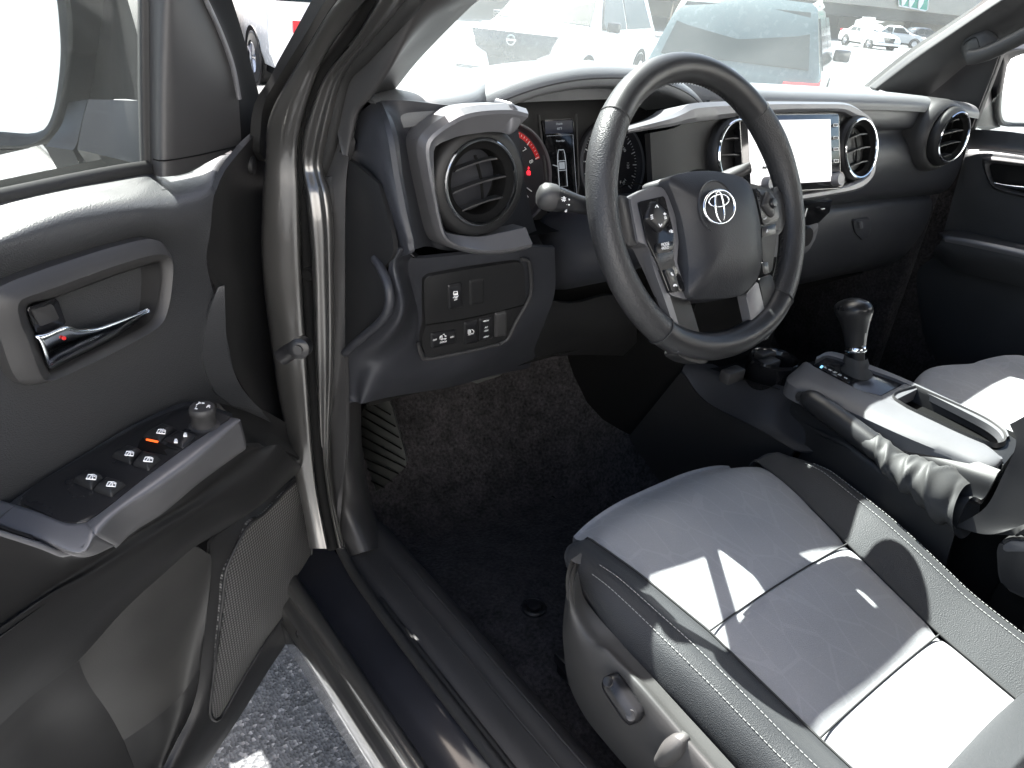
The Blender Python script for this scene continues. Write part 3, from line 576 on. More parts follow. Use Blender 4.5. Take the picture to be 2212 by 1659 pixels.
# ---- silver frame round the driver's outer vent (a C open towards the wheel)
CFY = .150
co = [(1185, 700), (1080, 672), (960, 672), (850, 680), (740, 705), (640, 760), (560, 815), (495, 885), (483, 960), (500, 1080), (530, 1220), (570, 1400), (600, 1500), (650, 1570), (760, 1620), (900, 1645), (1050, 1640), (1190, 1610)]
ci = [(1100, 860), (1040, 856), (950, 852), (870, 862), (800, 872), (740, 885), (690, 905), (640, 925), (600, 960), (595, 1050), (605, 1200), (640, 1400), (665, 1490), (700, 1510), (780, 1525), (900, 1530), (1050, 1500), (1190, 1470)]
G = []
for (a, b), (c, d) in zip(co, ci):
    O, I = PY(*T(2, a, b), CFY), PY(*T(2, c, d), CFY)
    n = np.array([0, -1, .12]); m_ = O * .55 + I * .45
    G.append([O - n * .035, O - n * .004, O + n * .0, O * .80 + I * .20 + n * .010, O * .66 + I * .34 + n * .012, O * .30 + I * .70 + n * .004, I - n * .002, I - n * .03])
G = np.array(G); G = np.array([cr(G[:, k], 60) for k in range(G.shape[1])])
bm = bmesh.new(); addgrid(bm, G); bmesh.ops.recalc_face_normals(bm, faces=bm.faces[:])
for e_ in (0, -1):
    pass
fin('vent_frame', bm, M['silver'], TR, 25)
# cap of the upper arm, curving down over the cluster edge
cap = [T(2, 1080, 672), T(2, 1125, 695), T(2, 1150, 740), T(2, 1140, 800), T(2, 1110, 850), T(2, 1060, 856)]
pillow('frame_tip', [PY(*q, CFY - .004) for q in cap], .03, .006, M['silver'], TR, N=30)

# ---- instrument hood: rolled brow, dark tunnel, dials
brow = [((665, 745), .150), ((760, 700), .150), ((900, 640), .155), ((1050, 590), .160), ((1250, 530), .168), ((1450, 480), .175), ((1650, 468), .18), ((1850, 470), .185), ((2100, 480), .19)]
ZW = lambda a, b: ((860 + a / 3.456) / 1.02712, (b / 3.456) / 1.02712)
def br(L, dy=0): return [PY(*ZW(*q), y + dy) for q, y in L]
bx = np.linspace(-.60, -.175, 13)
def arch(y, top, half=.235, cx=-.362, low=1.335, p=2.4): return [(cx + half * s, y + .02 * abs(s) ** 3, low + (top - low) * (1 - abs(s) ** p)) for s in np.linspace(-1, 1, 15)]
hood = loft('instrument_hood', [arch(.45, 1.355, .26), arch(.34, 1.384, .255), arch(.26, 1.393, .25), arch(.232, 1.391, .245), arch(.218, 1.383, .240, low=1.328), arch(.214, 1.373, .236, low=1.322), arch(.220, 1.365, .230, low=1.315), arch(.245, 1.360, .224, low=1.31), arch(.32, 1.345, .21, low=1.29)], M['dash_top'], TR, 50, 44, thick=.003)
tube('hood_seam', cr([np.array(p) + (0, -.0008, 0) for p in arch(.2155, 1.377, .237, low=1.324)], 40), .0011, M['seam'], hood, 6)
tn = bmesh.new()
addgrid(tn, gridof([[(-.60, .20, 1.19), (-.60, .19, 1.27), (-.595, .19, 1.33)], [(-.58, .32, 1.17), (-.58, .31, 1.25), (-.575, .31, 1.33)]], 8, 4, linear=True))
addgrid(tn, gridof([[(-.165, .20, 1.19), (-.165, .19, 1.27), (-.17, .19, 1.33)], [(-.18, .32, 1.17), (-.18, .31, 1.25), (-.185, .31, 1.33)]], 8, 4, linear=True))
addgrid(tn, [[(-.6, .20, 1.172), (-.16, .20, 1.172)], [(-.6, .34, 1.160), (-.16, .34, 1.160)]])
fin('cluster_surround', tn, M['dark'], TR)
# cluster face
CLN = unit((0, -.96, .28)); CLP = np.array([-.38, .290, 1.24])
K = lambda q, off=0.0: PN(q[0], q[1], CLP + CLN * off, CLN)
cu, cv, cw = basis(CLN)
def onface(x, z, off=0.0): return CLP + cu * x + cv * z + CLN * off
cl = bmesh.new(); addplate(cl, [onface(*q) for q in ((-.20, -.075), (.20, -.075), (.20, .095), (-.20, .095))], .01, .002, n=CLN); cluster = fin('instrument_cluster', cl, M['hard'], TR)
M['dialface'] = plastic('dial_face', (.022, .021, .024), .55, 800, .05)
def dial(cx, cz, r):
    c = onface(cx, cz, .0005)
    d = lathe('dial', c, CLN, [(r * 1.06, .0), (r * 1.06, .010), (r * 1.0, .011), (r * .97, .002), (r * .96, .001), (0.0005, .001)], M['dialface'], cluster, 56)
    lathe('dial_rim', c, CLN, [(r * 1.07, .009), (r * 1.05, .0135), (r * 1.02, .0135), (r * 1.0, .010)], M['silver'], cluster, 56)
    return c, r
tc, tr_ = dial(-.098, -.005, .068); sc_, sr2 = dial(.105, -.005, .066)
def dialtext(c, r, s, ang, rad, size, mat='letter', turn=False):
    a = math.radians(ang); p = c + cu * math.cos(a) * r * rad + cv * math.sin(a) * r * rad + CLN * .0022
    rt = cu if not turn else (cu * math.sin(a) - cv * math.cos(a)); up = np.cross(CLN, rt)
    text('lettering', s, p, rt, up, size, M[mat], cluster, ext=.0001)
def ticks(c, r, angs, r0, r1, mat, w=.0008):
    bm = bmesh.new()
    for a in angs:
        a = math.radians(a); d = cu * math.cos(a) + cv * math.sin(a); addtube(bm, [c + d * r * r0 + CLN * .002, c + d * r * r1 + CLN * .002], w, 4)
    fin('dial_mark', bm, M[mat], cluster)
for s, a in (('0', 228), ('1', 202), ('2', 175), ('3', 148), ('4', 122), ('5', 97), ('6', 71), ('7', 46), ('8', 20)): dialtext(tc, tr_, s, a, .66, .0105, turn=True)
ticks(tc, tr_, [228 - 26 * k for k in range(9)], .80, .90, 'letter'); ticks(tc, tr_, [228 - 5.2 * k for k in range(41)], .86, .90, 'letter', .0004)
dialtext(tc, tr_, 'x1000', 80, .36, .0042); dialtext(tc, tr_, 'RPM', 74, .24, .0046)
bm = bmesh.new(); addgrid(bm, [[tc + (cu * math.cos(a) + cv * math.sin(a)) * tr_ * q + CLN * .0016 for a in np.radians(np.linspace(72, 18, 14))] for q in (.82, .93)]); fin('dial_redline', bm, M['red'], cluster)
lathe('dial_hub', tc + CLN * .002 - cu * .012, CLN, [(.013, 0), (.012, .006), (.0, .0065)], M['dark'], cluster, 24)
wb = K(IZ(540, 705), .003); icon([[wb + cu * .0035 * a + cv * .005 * b for a, b in ((-.6, -.9), (-.7, .0), (0, .4), (.7, 0), (.6, -.9), (-.6, -.9), (.4, .2))], [wb + cv * .004, wb + cv * .0065 + cu * .0008, wb + cv * .0045 + cu * .0015]], .0012, cluster, fn=lambda p: p, mat=M['glow_red'])
ticks(tc, tr_, [-35, -48, -62], .55, .70, 'letter', .0008); dialtext(tc, tr_, 'H', -58, .62, .006, 'red')
for k, s in enumerate(('0', '20', '40', '60', '80', '100', '120', '140')): dialtext(sc_, sr2, s, 228 - k * 38.5, .62, .0072, turn=True)
ticks(sc_, sr2, [228 - 19.2 * k for k in range(15)], .80, .92, 'letter'); ticks(sc_, sr2, [228 - 4.8 * k for k in range(57)], .87, .92, 'letter', .0004)
dialtext(sc_, sr2, 'F', -52, .55, .008)
# middle display
mid = [IZ(770, 125), IZ(1090, 112), IZ(1230, 990), IZ(1060, 1005), IZ(900, 760)]
sq_ = lambda x0, z0, x1, z1, off: [onface(x0, z0, off), onface(x1, z0, off), onface(x1, z1, off), onface(x0, z1, off)]
disp = plate('display', rnd(sq_(-.030, -.070, .030, .068, .006), .004), .006, M['piano'], cluster, .001, n=CLN)
plate('display_header', sq_(-.027, .048, .027, .066, .0068), .0006, M['glow_blue'], cluster, 0, n=CLN)
for sx in (-1, 1):
    tube('display_trim', [onface(sx * .037, .075, .006), onface(sx * .034, .02, .007), onface(sx * .032, -.03, .007), onface(sx * .020, -.075, .006)], .0016, M['grey'], cluster, 6)
def dsp(s, x, z, size, mat='glow_white'): text('lettering', s, onface(x, z, .0076), cu, cv, size, M[mat], cluster, ext=.0001)
dsp('Outside', 0, .0615, .0040); dsp('60\u00b0F', 0, .0545, .0055); dsp('Door Ajar', 0, .037, .0040); dsp('23709 mi', .009, -.0605, .0052)
icon([[(-.026, .045), (.026, .045), (.026, -.052), (-.026, -.052)]], .0003, cluster, fn=lambda p: onface(p[0], p[1], .0074), mat=M['glow_white'])
tk = [[(-.007, .018), (-.005, .024), (.005, .024), (.007, .018), (.008, .006), (.008, -.030), (-.008, -.030), (-.008, .006), (-.007, .018)], [(-.008, .008), (.008, .008)], [(-.008, -.006), (.008, -.006)], [(-.009, -.036), (.009, -.036), (.009, -.040), (-.009, -.040), (-.009, -.036)], [(-.008, .0), (-.018, .003)]]
icon(tk, .0007, cluster, fn=lambda p: onface(p[0], p[1], .0074), mat=M['glow_white'])
bm = bmesh.new(); addbox(bm, (-.0055, -.004, 0), (.0055, .006, .0003)); [setattr(v, 'co', V(onface(v.co.x, v.co.y, .0072 + v.co.z))) for v in bm.verts]; fin('symbol', bm, M['glow_white'], cluster)

# ---- centre stack

st_o = [T(2, 1835, 828), T(2, 2000, 780), T(2, 2130, 740), T(3, 10, 705), T(3, 80, 665), T(3, 300, 652), T(3, 600, 652), T(3, 900, 655), T(3, 1060, 660), T(3, 1140, 690), T(3, 1215, 755), T(3, 1245, 800), T(3, 1258, 950), T(3, 1255, 1100), T(3, 1225, 1170), T(3, 1160, 1225), T(3, 1000, 1260), T(3, 700, 1310), T(3, 500, 1340)]
st_i = [T(2, 1835, 862), T(2, 2000, 835), T(2, 2130, 815), T(3, 10, 800), T(3, 120, 785), T(3, 320, 760), T(3, 600, 728), T(3, 900, 718), T(3, 1040, 722), T(3, 1110, 755), T(3, 1180, 765), T(3, 1215, 850), T(3, 1222, 950), T(3, 1215, 1060), T(3, 1190, 1130), T(3, 1100, 1180), T(3, 1000, 1210), T(3, 700, 1262), T(3, 500, 1290)]
G = []
for a, b in zip(st_o, st_i):
    O, I = SK(a), SK(b); n = SKN
    G.append([O - n * .06, O - n * .012, O - n * .004, O * .7 + I * .3 + n * .003, I * .75 + O * .25 + n * .003, I + n * .0, I - n * .012])
G = np.array(G); G = np.array([cr(G[:, k], 110) for k in range(G.shape[1])])
bm = bmesh.new(); addgrid(bm, G); bmesh.ops.recalc_face_normals(bm, faces=bm.faces[:]); stack = fin('centre_stack', bm, M['silver'], TR, 25)
plate('stack_panel', [SK(q, -.010) for q in [T(2, 1985, 860), T(2, 2130, 832)] + st_i[3:] + [T(3, 0, 1340), T(2, 2010, 1300)]], .01, M['hard'], stack, 0)
# screen unit
M['screen'] = glow('touch_screen_lit', (1, .98, .985), .16); M['screen'].node_tree.nodes['Principled BSDF'].inputs['Roughness'].default_value = .08
def scp(a, b, y=.104): return SK(GZ(a, b), .112 - y)
su = plate('touch_screen', rnd([scp(*q, .1045) for q in ((-60, 225), (1335, 205), (1365, 1250), (0, 1330))], .004), .012, M['screen_bezel'], TR, .0015)
plate('display_glass', [scp(*q, .1035) for q in ((60, 300), (1218, 280), (1240, 1150), (110, 1215))], .001, M['screen'], su, .0003)
for q in ((1295, 362), (1298, 540), (1300, 698), (1302, 865), (295, 960)):
    plate('button', rnd([scp(q[0] + a, q[1] + b, .1030) for a, b in ((-33, -20), (33, -20), (33, 22), (-33, 22))], .001), .001, M['letter'], su, .0003)
    plate('button', rnd([scp(q[0] + a, q[1] + b, .1027) for a, b in ((-27, -14), (27, -14), (27, 16), (-27, 16))], .001), .001, M['grey'], su, .0002)
kn = scp(1362, 1120, .092)
lathe('volume_knob', kn, SKN, [(.0112, -.013), (.0112, -.001), (.0100, .001), (.0085, .0005), (.006, .001), (0.0, .001)], M['silver'], su, 36)
lathe('knob_base', scp(1330, 1128, .1035), SKN, [(.0135, .0), (.0130, .004), (.009, .004)], M['piano'], su, 30)
lathe('volume_knob', scp(395, 1185, .092), SKN, [(.0112, -.013), (.0112, -.001), (.0100, .001), (.0085, .0005), (0.0, .001)], M['silver'], su, 36)
# climate panel under the screen, side edge of the lower stack, knobs
cpn = [T(3, 780, 1330), T(3, 975, 1290), T(3, 960, 1370), T(3, 890, 1440), T(3, 780, 1470), T(3, 640, 1500), T(3, 600, 1400)]
cl_ = plate('climate_panel', [PY(*q, .150) for q in cpn], .04, M['piano'], TR, .002)
plate('lower_stack', rnd([PY(*q, .150) for q in (T(3, 500, 1500), T(3, 780, 1470), T(3, 895, 1435), T(3, 855, 1580), T(3, 800, 1640), T(3, 700, 1659), T(3, 500, 1659))], .01), .05, M['silver'], TR, .004)
for q in (T(3, 805, 1530),): lathe('climate_knob', PY(*q, .135), (0, -1, .1), [(.021, -.02), (.020, .0), (.017, .003), (0, .003)], M['bezelgloss'], cl_, 32)
tube('panel_edge', [PY(*T(3, 795, 1400), .142), PY(*T(3, 812, 1345), .142)], .0014, M['letter'], cl_, 6)
plate('button', [PY(*T(3, 905 + a, 1348 + b), .146) for a, b in ((0, 0), (22, -3), (22, 2), (0, 5))], .002, M['letter'], cl_, 0)

# ================================================================== steering wheel
WT = math.radians(27); WC = np.array([-.381, 0, 1.25]); WN = np.array([0, -math.cos(WT), math.sin(WT)])
WA, WB = np.array([1., 0, 0]), np.array([0, math.sin(WT), math.cos(WT)])
def WP(q, off=0.0): return PN(q[0], q[1], WC + WN * off, WN)
def wl(a, b, off=0.0): return WC + WA * a + WB * b + WN * off
NR, NS = 160, 22
G = []; ridx = []
for i in range(NR):
    t = 2 * math.pi * i / NR; ct, st = math.cos(t), math.sin(t)
    grip = math.exp(-((((math.degrees(t) + 180) % 360 - 180) - 28) / 16) ** 2) + math.exp(-((((math.degrees(t)) % 360) - 152) / 16) ** 2)
    Rm = .1775 - (.006 if math.degrees(t) % 360 > 235 and math.degrees(t) % 360 < 305 else 0) * math.sin(math.radians((math.degrees(t) % 360 - 235) / 70 * 180))
    rr, rn = .0172 + .0015 * grip, .0178 + .002 * grip
    row = []
    for k in range(NS):
        a = 2 * math.pi * k / NS
        dr = rr * math.cos(a); dn = rn * math.sin(a)
        if math.cos(a) < 0: dr *= 1.05
        row.append(wl((Rm + dr) * ct, (Rm + dr) * st, dn))
    G.append(row)
bm = bmesh.new(); addgrid(bm, G, closed_u=True, closed_v=True); bmesh.ops.recalc_face_normals(bm, faces=bm.faces[:])
def perf():
    m = plastic('perforated_leather', (.024, .024, .025), .38, 620, .6, .0008, tex='VORONOI'); return m
M['perf'] = perf()
bm.faces.ensure_lookup_table()
for f in bm.faces:
    q = f.calc_center_median() - V(WC); t = math.degrees(math.atan2(q.dot(V(WB)), q.dot(V(WA)))) % 360
    f.material_index = 1 if (138 < t < 228 or t > 312 or t < 42) else 0
wheel = fin('steering_wheel', bm, [M['wheel'], M['perf']], TR, 180)
for t in (42, 138, 228, 312):
    a = math.radians(t); c = wl(.1775 * math.cos(a), .1775 * math.sin(a)); rad = WA * math.cos(a) + WB * math.sin(a)
    tube('seam', [c + rad * .0180 * math.cos(x) + WN * .0188 * math.sin(x) for x in np.linspace(0, 2 * math.pi, 30)[:-1]], .0009, M['seam'], wheel, 5, closed=True)
# stitching along the inside of the rim
bm = bmesh.new()
for i in range(0, 360, 2):
    a = math.radians(i)
    p = lambda a, o: wl((.1775 - .0180) * math.cos(a), (.1775 - .0180) * math.sin(a), -.004 + o)
    addtube(bm, [p(a, -.002), p(a + .018, .002)], .0006, 4)
fin('stitching', bm, M['seam'], wheel)
H = lambda a, b, off: WP(HZ(a, b), off)
# dark carrier behind the pad and spokes
lathe('wheel_hub', WC - WN * .045, WN, [(.04, -.02), (.044, .0), (.044, .02), (.04, .03), (0, .03)], M['dark'], wheel, 40)
# spoke arms reaching the rim
def wplate(name, pts, off, depth, mat, bev=.002, r=.004, par=None): return plate(name, rnd([H(a, b, off) for a, b in pts], r), depth, mat, par or wheel, bev, n=WN)
wplate('spoke', ((295, 255), (440, 280), (520, 620), (440, 690), (380, 640), (330, 480)), .006, .022, M['wheel'], .008, .01)
wplate('spoke', ((1540, 205), (1640, 190), (1700, 400), (1640, 560), (1560, 620), (1500, 480)), .003, .022, M['wheel'], .008, .01)
plate('wheel_back', [wl(.062 * math.cos(x), .058 * math.sin(x) - .005, -.004) for x in np.linspace(0, 2 * math.pi, 40, endpoint=False)], .03, M['dark'], wheel, .004, n=WN)
# airbag pad
padc = [(735, 130), (900, 78), (1100, 72), (1290, 110), (1375, 165), (1425, 290), (1462, 470), (1478, 650), (1476, 810), (1445, 930), (1345, 1045), (1240, 1082), (1060, 1092), (905, 1072), (893, 850), (870, 640), (830, 430), (775, 270)]
pad = pillow('airbag_pad', [H(a, b, .018) for a, b in padc], .042, .020, M['pad'], wheel, p=3.2, n=WN, N=90, rings=(1, .992, .975, .95, .91, .86, .8, .72, .64, .55, .45, .35, .25, .15, .05, .01), grow=.015, ang=70)
# emblem: three ovals
ec = H(1140, 358, .0375); eu, ev = WA, unit(WB + WN * .06)
def oval(cx, cy, a, b, w):
    P = [ec + eu * (cx + a * math.cos(x)) + ev * (cy + b * math.sin(x)) for x in np.linspace(0, 2 * math.pi, 48, endpoint=False)]
    return P
bm = bmesh.new()
addtube(bm, oval(0, 0, .0285, .0198, 0), .0018, 8, closed=True, up=WN); addtube(bm, oval(0, .0075, .0185, .0072, 0), .0012, 8, closed=True, up=WN); addtube(bm, oval(0, 0, .0078, .0185, 0), .0014, 8, closed=True, up=WN)
bmesh.ops.recalc_face_normals(bm, faces=bm.faces[:]); emb = fin('emblem', bm, M['chrome'], wheel, 180)
lathe('emblem_dish', ec - WN * .004, WN, [(.0335, .0), (.0325, .0018), (.031, .0005), (.0, .0)], M['pad'], wheel, 40)
# left control pod
def wplate(name, pts, off, depth, mat, bev=.002, r=.004, par=None): return plate(name, rnd([H(a, b, off) for a, b in pts], r), depth, mat, par or wheel, bev, n=WN)
podL = wplate('control_pod', ((428, 285), (600, 192), (690, 200), (745, 300), (790, 440), (815, 640), (800, 800), (840, 930), (895, 1060), (890, 1100), (740, 1060), (650, 850), (560, 660), (490, 640)), .010, .024, M['silver'], .004)
wplate('control_panel', ((492, 318), (700, 268), (735, 400), (780, 590), (775, 800), (840, 930), (870, 1030), (740, 1045), (660, 840), (560, 625)), .0125, .01, M['piano'], .001, .003)
dm = pillow('direction_pad', rnd([H(*q, .0145) for q in ((590, 312), (640, 318), (742, 415), (735, 470), (675, 560), (640, 552), (545, 455), (550, 430))], .003), .004, .0035, M['bezelgloss'], wheel, p=8, n=WN)
wplate('button', ((640, 652), (775, 628), (765, 712), (635, 728)), .0150, .004, M['bezelgloss'], .0008, .003)
wplate('button', ((700, 862), (770, 845), (815, 985), (815, 1035), (765, 1042)), .0150, .004, M['bezelgloss'], .0008, .003)
def wtext(s, a, b, size, off=.0153, sq=.85): text('lettering', s, H(a, b, off), WA, WB, size, M['letter'], wheel, ext=.00015, squeeze=sq)
wtext('MODE', 708, 656, .0056); wtext('\u2022HOLD', 706, 686, .0050)
def wicon(Ls, w=.0007, off=.0185): icon(Ls, w, wheel, fn=lambda p: H(p[0], p[1], off))
wicon([[(628, 362), (640, 342), (652, 362)], [(655, 492), (668, 514), (680, 494)], [(700, 402), (706, 425)], [(693, 414), (714, 412)], [(590, 425), (606, 422)], [(700, 440), (712, 436), (716, 448), (702, 452)], [(592, 440), (606, 436), (608, 450), (594, 454)]])
wicon([[(755, 882), (758, 896), (770, 904)], [(775, 992), (780, 980), (792, 980), (798, 988)]], .0011, .0158); wicon([[(740, 545), (745, 560)], [(752, 538), (757, 566)], [(765, 545), (760, 555), (768, 562)]], .0007, .0134)
# left lower spoke
spk = wplate('spoke', ((720, 1040), (885, 1045), (945, 1240), (1000, 1430), (1065, 1490), (1068, 1590), (1000, 1615), (880, 1585), (800, 1535), (838, 1440), (790, 1265)), .004, .022, M['hard'], .004, .006)
stripL = [(560, 650), (598, 640), (655, 840), (735, 1040), (805, 1265), (848, 1430), (835, 1500), (805, 1528), (815, 1440), (768, 1290), (690, 1065), (620, 870)]
wplate('spoke_trim', stripL, .0085, .012, M['silver'], .002, .003)
# right spokes and pod
podR = wplate('control_pod', ((1375, 165), (1560, 215), (1590, 300), (1625, 470), (1600, 600), (1560, 880), (1490, 900), (1480, 620), (1440, 330)), .006, .022, M['hard'], .003)
wplate('control_panel', ((1425, 205), (1560, 245), (1592, 300), (1618, 420), (1615, 465), (1490, 500), (1470, 400)), .0095, .006, M['bezelgloss'], .001, .004)
pillow('direction_pad', rnd([H(*q, .0115) for q in ((1520, 228), (1545, 240), (1600, 320), (1595, 350), (1570, 440), (1550, 440), (1480, 345))], .003), .004, .0035, M['grey'], wheel, p=8, n=WN)
lathe('button', H(1555, 330, .0125), WN, [(.0075, 0), (.0072, .004), (.005, .006), (0, .0062)], M['bezelgloss'], wheel, 24)
wplate('button', ((1482, 520), (1590, 490), (1592, 570), (1484, 602)), .0085, .006, M['bezelgloss'], .001, .002)
wplate('button', ((1482, 800), (1528, 795), (1540, 880), (1492, 892)), .0085, .006, M['bezelgloss'], .001, .002)
wicon([[(1495, 455), (1510, 452), (1514, 440)], [(1518, 560), (1524, 540), (1528, 556)]], .0007, .0118)
wplate('spoke', ((1452, 930), (1560, 890), (1605, 1080), (1652, 1170), (1648, 1240), (1580, 1340), (1500, 1440), (1500, 1300), (1520, 1250), (1480, 1050)), .004, .020, M['hard'], .004, .006)
wplate('spoke_trim', ((1350, 1062), (1446, 945), (1482, 1090), (1524, 1285), (1498, 1345), (1400, 1290)), .0055, .014, M['silver'], .003, .004)
# column, shroud, stalks
sh = [WC - WN * q for q in (.035, .06, .12, .20, .30)]
tube('column_cover', cr(sh, 20), [.034 + .034 * min(1, i / 11) for i in range(20)], M['soft'], TR, 24, ry=[.032 + .031 * min(1, i / 11) for i in range(20)])
ring = sh[1]; tube('column_seam', [np.array(sh[2]) + WA * .0675 * math.cos(x) + WB * .0625 * math.sin(x) for x in np.linspace(0, 2 * math.pi, 40)[:-1]], .0012, M['dark'], TR, 5, closed=True)
inn = PY(*IZ(1130, 1110), .05); tipc = PN(*IZ(880, 1050), inn + unit(CC - inn) * .006, unit(CC - inn))
ax = unit(tipc - inn); L_ = np.linalg.norm(tipc - inn)
st = lathe('light_stalk', inn, ax, [(.0095, -.036), (.0095, -.03), (.0105, -.004), (.0120, L_ * .25), (.0142, L_ * .75), (.0150, L_)], M['bezelgloss'], TR, 32)
lathe('stalk_knob', inn + ax * L_, ax, [(.0149, -.001), (.0158, .002), (.0159, .009), (.0148, .0155), (.0105, .020), (.005, .0218), (.0, .0222)], M['grey'], st, 32)
tube('stalk_stem', cr([inn - ax * .032, inn - ax * .05 + np.array([.005, .012, -.006]), np.array([-.44, .10, 1.212])], 10), .0092, M['bezelgloss'], st, 14)
su1, sv1, _ = basis(ax, (0, -.6, 1))
def stk(Ls, w): 
    f_ = lambda q: PN(*IZ(*q), tipc + np.array([.0, -.0, .0]), unit(CC - tipc)) 
    bm = bmesh.new()
    for L in Ls:
        pts = []
        for q in L:
            a = PY(*IZ(*q), .02); d = unit(a - CC); # march the sight line to the stalk's surface
            best = None
            for s in np.linspace(.4, 1.3, 1800):
                p_ = CC + d * s; h_ = (p_ - inn) @ ax; rd = np.linalg.norm(p_ - inn - ax * h_)
                rr_ = np.interp(h_, [-.16, -.03, -.004, L_ * .25, L_ * .75, L_, L_ + .01, L_ + .026], [.0095, .0095, .0105, .012, .0142, .015, .0159, .001])
                if rd < rr_ + .0004: best = p_; break
            if best is not None: pts.append(best)
        if len(pts) > 1: addtube(bm, pts, w, 4)
    return fin('symbol', bm, M['letter'], st)
stk([[(985, 1060), (990, 1045), (1003, 1043), (1010, 1058), (1003, 1072), (990, 1073), (985, 1060)], [(997, 1040), (998, 1025)], [(978, 1045), (970, 1035)], [(975, 1062), (966, 1066)], [(983, 1075), (976, 1086)], [(999, 1076), (1002, 1092)], [(1012, 1068), (1020, 1075)], [(1014, 1048), (1022, 1040)], [(1033, 1128), (1038, 1130)], [(1055, 1125), (1062, 1140), (1072, 1132), (1060, 1126)], [(1015, 1205), (1012, 1222), (1030, 1220), (1034, 1195), (1018, 1203)], [(1060, 1050), (1064, 1070), (1074, 1066)]], .0005)
# wiper stalk on the far side, catching the light above the pad
wa, wbp = np.array([-.34, .065, 1.245]), PY(*HZ(1385, 42), .035)
tube('wiper_stalk', cr([wa, (wa + wbp) / 2 + (0, 0, .004), wbp], 14), [.010] * 6 + [.011, .012, .0125, .0125, .012, .011, .008, .004], M['grey'], TR, 14, ry=[.008] * 14)

# ================================================================== driver's seat
# cushion heights (metres) measured from the cross seams; x is measured from the wheel's centre line
SXC = -.392
def seatz(y): return float(np.interp(y, [-.75, -.55, -.40, -.25, -.15, -.09, -.05, -.025], [.770, .778, .798, .832, .850, .854, .846, .826]))
def ins_hw(y): return float(np.interp(y, [-.7, -.55, -.40, -.25, -.12, -.06, -.03], [.122, .128, .136, .150, .172, .180, .168]))
ysx = np.array([-.72, -.60, -.50, -.42, -.40, -.38, -.33, -.27, -.25, -.23, -.18, -.13, -.09, -.06, -.035, -.02, -.014])
rows = []
for y in ysx:
    hw = ins_hw(y); z0 = seatz(y)
    dip = -.004 * (math.exp(-((y + .40) / .012) ** 2) + math.exp(-((y + .25) / .012) ** 2))
    rows.append([(SXC + hw * s, y - .026 * max(0, abs(s) - .35) ** 1.6 * (1 if y > -.14 else 0), z0 + dip + .007 * (1 - s * s) - .006 * abs(s) ** 8) for s in np.linspace(-1, 1, 17)])
rows.append([(SXC + .165 * s, -.016 - .026 * max(0, abs(s) - .35) ** 1.6, .79) for s in np.linspace(-1, 1, 17)])
rows.append([(SXC + .16 * s, -.05, .70) for s in np.linspace(-1, 1, 17)])
seat = loft('seat', rows, M['cloth_light'], TR, 50, 90, thick=.0, ang=180)
def seamline(par, pts, r, mat, N=60): tube('seam', cr(pts, N), r, mat, par, 5)
for y in (-.40, -.25): seamline(seat, [(SXC + ins_hw(y) * s, y, seatz(y) - .003 + .007 * (1 - s * s)) for s in np.linspace(-1, 1, 9)], .0012, M['seam'])
def dashes(par, pts, r=.00048, gap=.0055, ln=.0038):
    P = cr(pts, 400); L = np.concatenate([[0], np.cumsum(np.linalg.norm(np.diff(P, axis=0), axis=1))]); bm = bmesh.new(); s = 0
    while s + ln < L[-1]:
        a, b = [np.array([np.interp(q, L, P[:, k]) for k in range(3)]) for q in (s, s + ln)]; addtube(bm, [a, b], r, 4); s += gap
    return fin('stitching', bm, M['stitch'], par)
# bolsters: rows run front to back, columns from the insert edge over the crown to the outer side
def bolster(side, crown, outw, name='bolster'):
    cols = []
    for y in np.linspace(-.72, -.030, 26):
        hw = ins_hw(y); z0 = seatz(y) - .004; f = float(np.interp(y, [-.72, -.3, -.14, -.07, -.030], [1, 1, .75, .30, .05])); o = float(np.interp(y, [-.72, -.25, -.12, -.07, -.030], [1, .97, .80, .58, .34]))
        prof = [(0, 0), (.010, .004 * f), (.030 * o + .004, .018 * f), (.058 * o, crown * f), (outw * .80 * o, crown * .92 * f - .001), (outw * .95 * o, crown * .45 * f - .008), (outw * o, -.03), (outw * .97 * o, -.10), (outw * .8 * o, -.15)]
        dz_ = -.05 * max(0, (y + .062) / .032) ** 2; prof = [(a * (1 - .35 * max(0, (y + .062) / .032)), b + dz_) for a, b in prof]
        ft = float(np.interp(y, [-.16, -.030], [0, 1])); prof = [(a * (1 - .45 * ft) if i > 5 else a, b) for i, (a, b) in enumerate(prof)]; yy = y
        cols.append([(SXC + side * (hw + a), yy - (.03 * (a / outw) ** 1.5 if y > -.2 else .03 * (a / outw) ** 1.5 * max(0, 1 - (-.2 - y) / .2)) - .06 * ft * (max(0, -b) / .15) ** .7, z0 + b) for a, b in prof])
    return loft(name, cols, M['cloth_dark'], seat, 44, 70, ang=180), cols
bl, cl0 = bolster(-1, .030, .100)
br_, cr0 = bolster(1, .030, .098)
for o, cc, k in ((bl, cl0, 3), (bl, cl0, 4), (br_, cr0, 4), (br_, cr0, 3)):
    pts = [np.array(c[k]) + (0, 0, .0012) for c in cc[:-3]]
    dashes(o, pts)
    if k == 4: seamline(o, [p - np.array((-.004 if o is bl else .004, 0, .0006)) for p in pts], .0011, M['seam'], 80)
seamline(seat, [np.array(c[0]) + (0, 0, .001) for c in cl0], .0016, M['seam'], 80); seamline(seat, [np.array(c[0]) + (0, 0, .001) for c in cr0], .0016, M['seam'], 80)
sb = bmesh.new(); addbox(sb, (SXC - .20, -.72, .62), (SXC + .20, -.08, .76), bev=.02); fin('seat_frame', sb, M['dark'], seat)
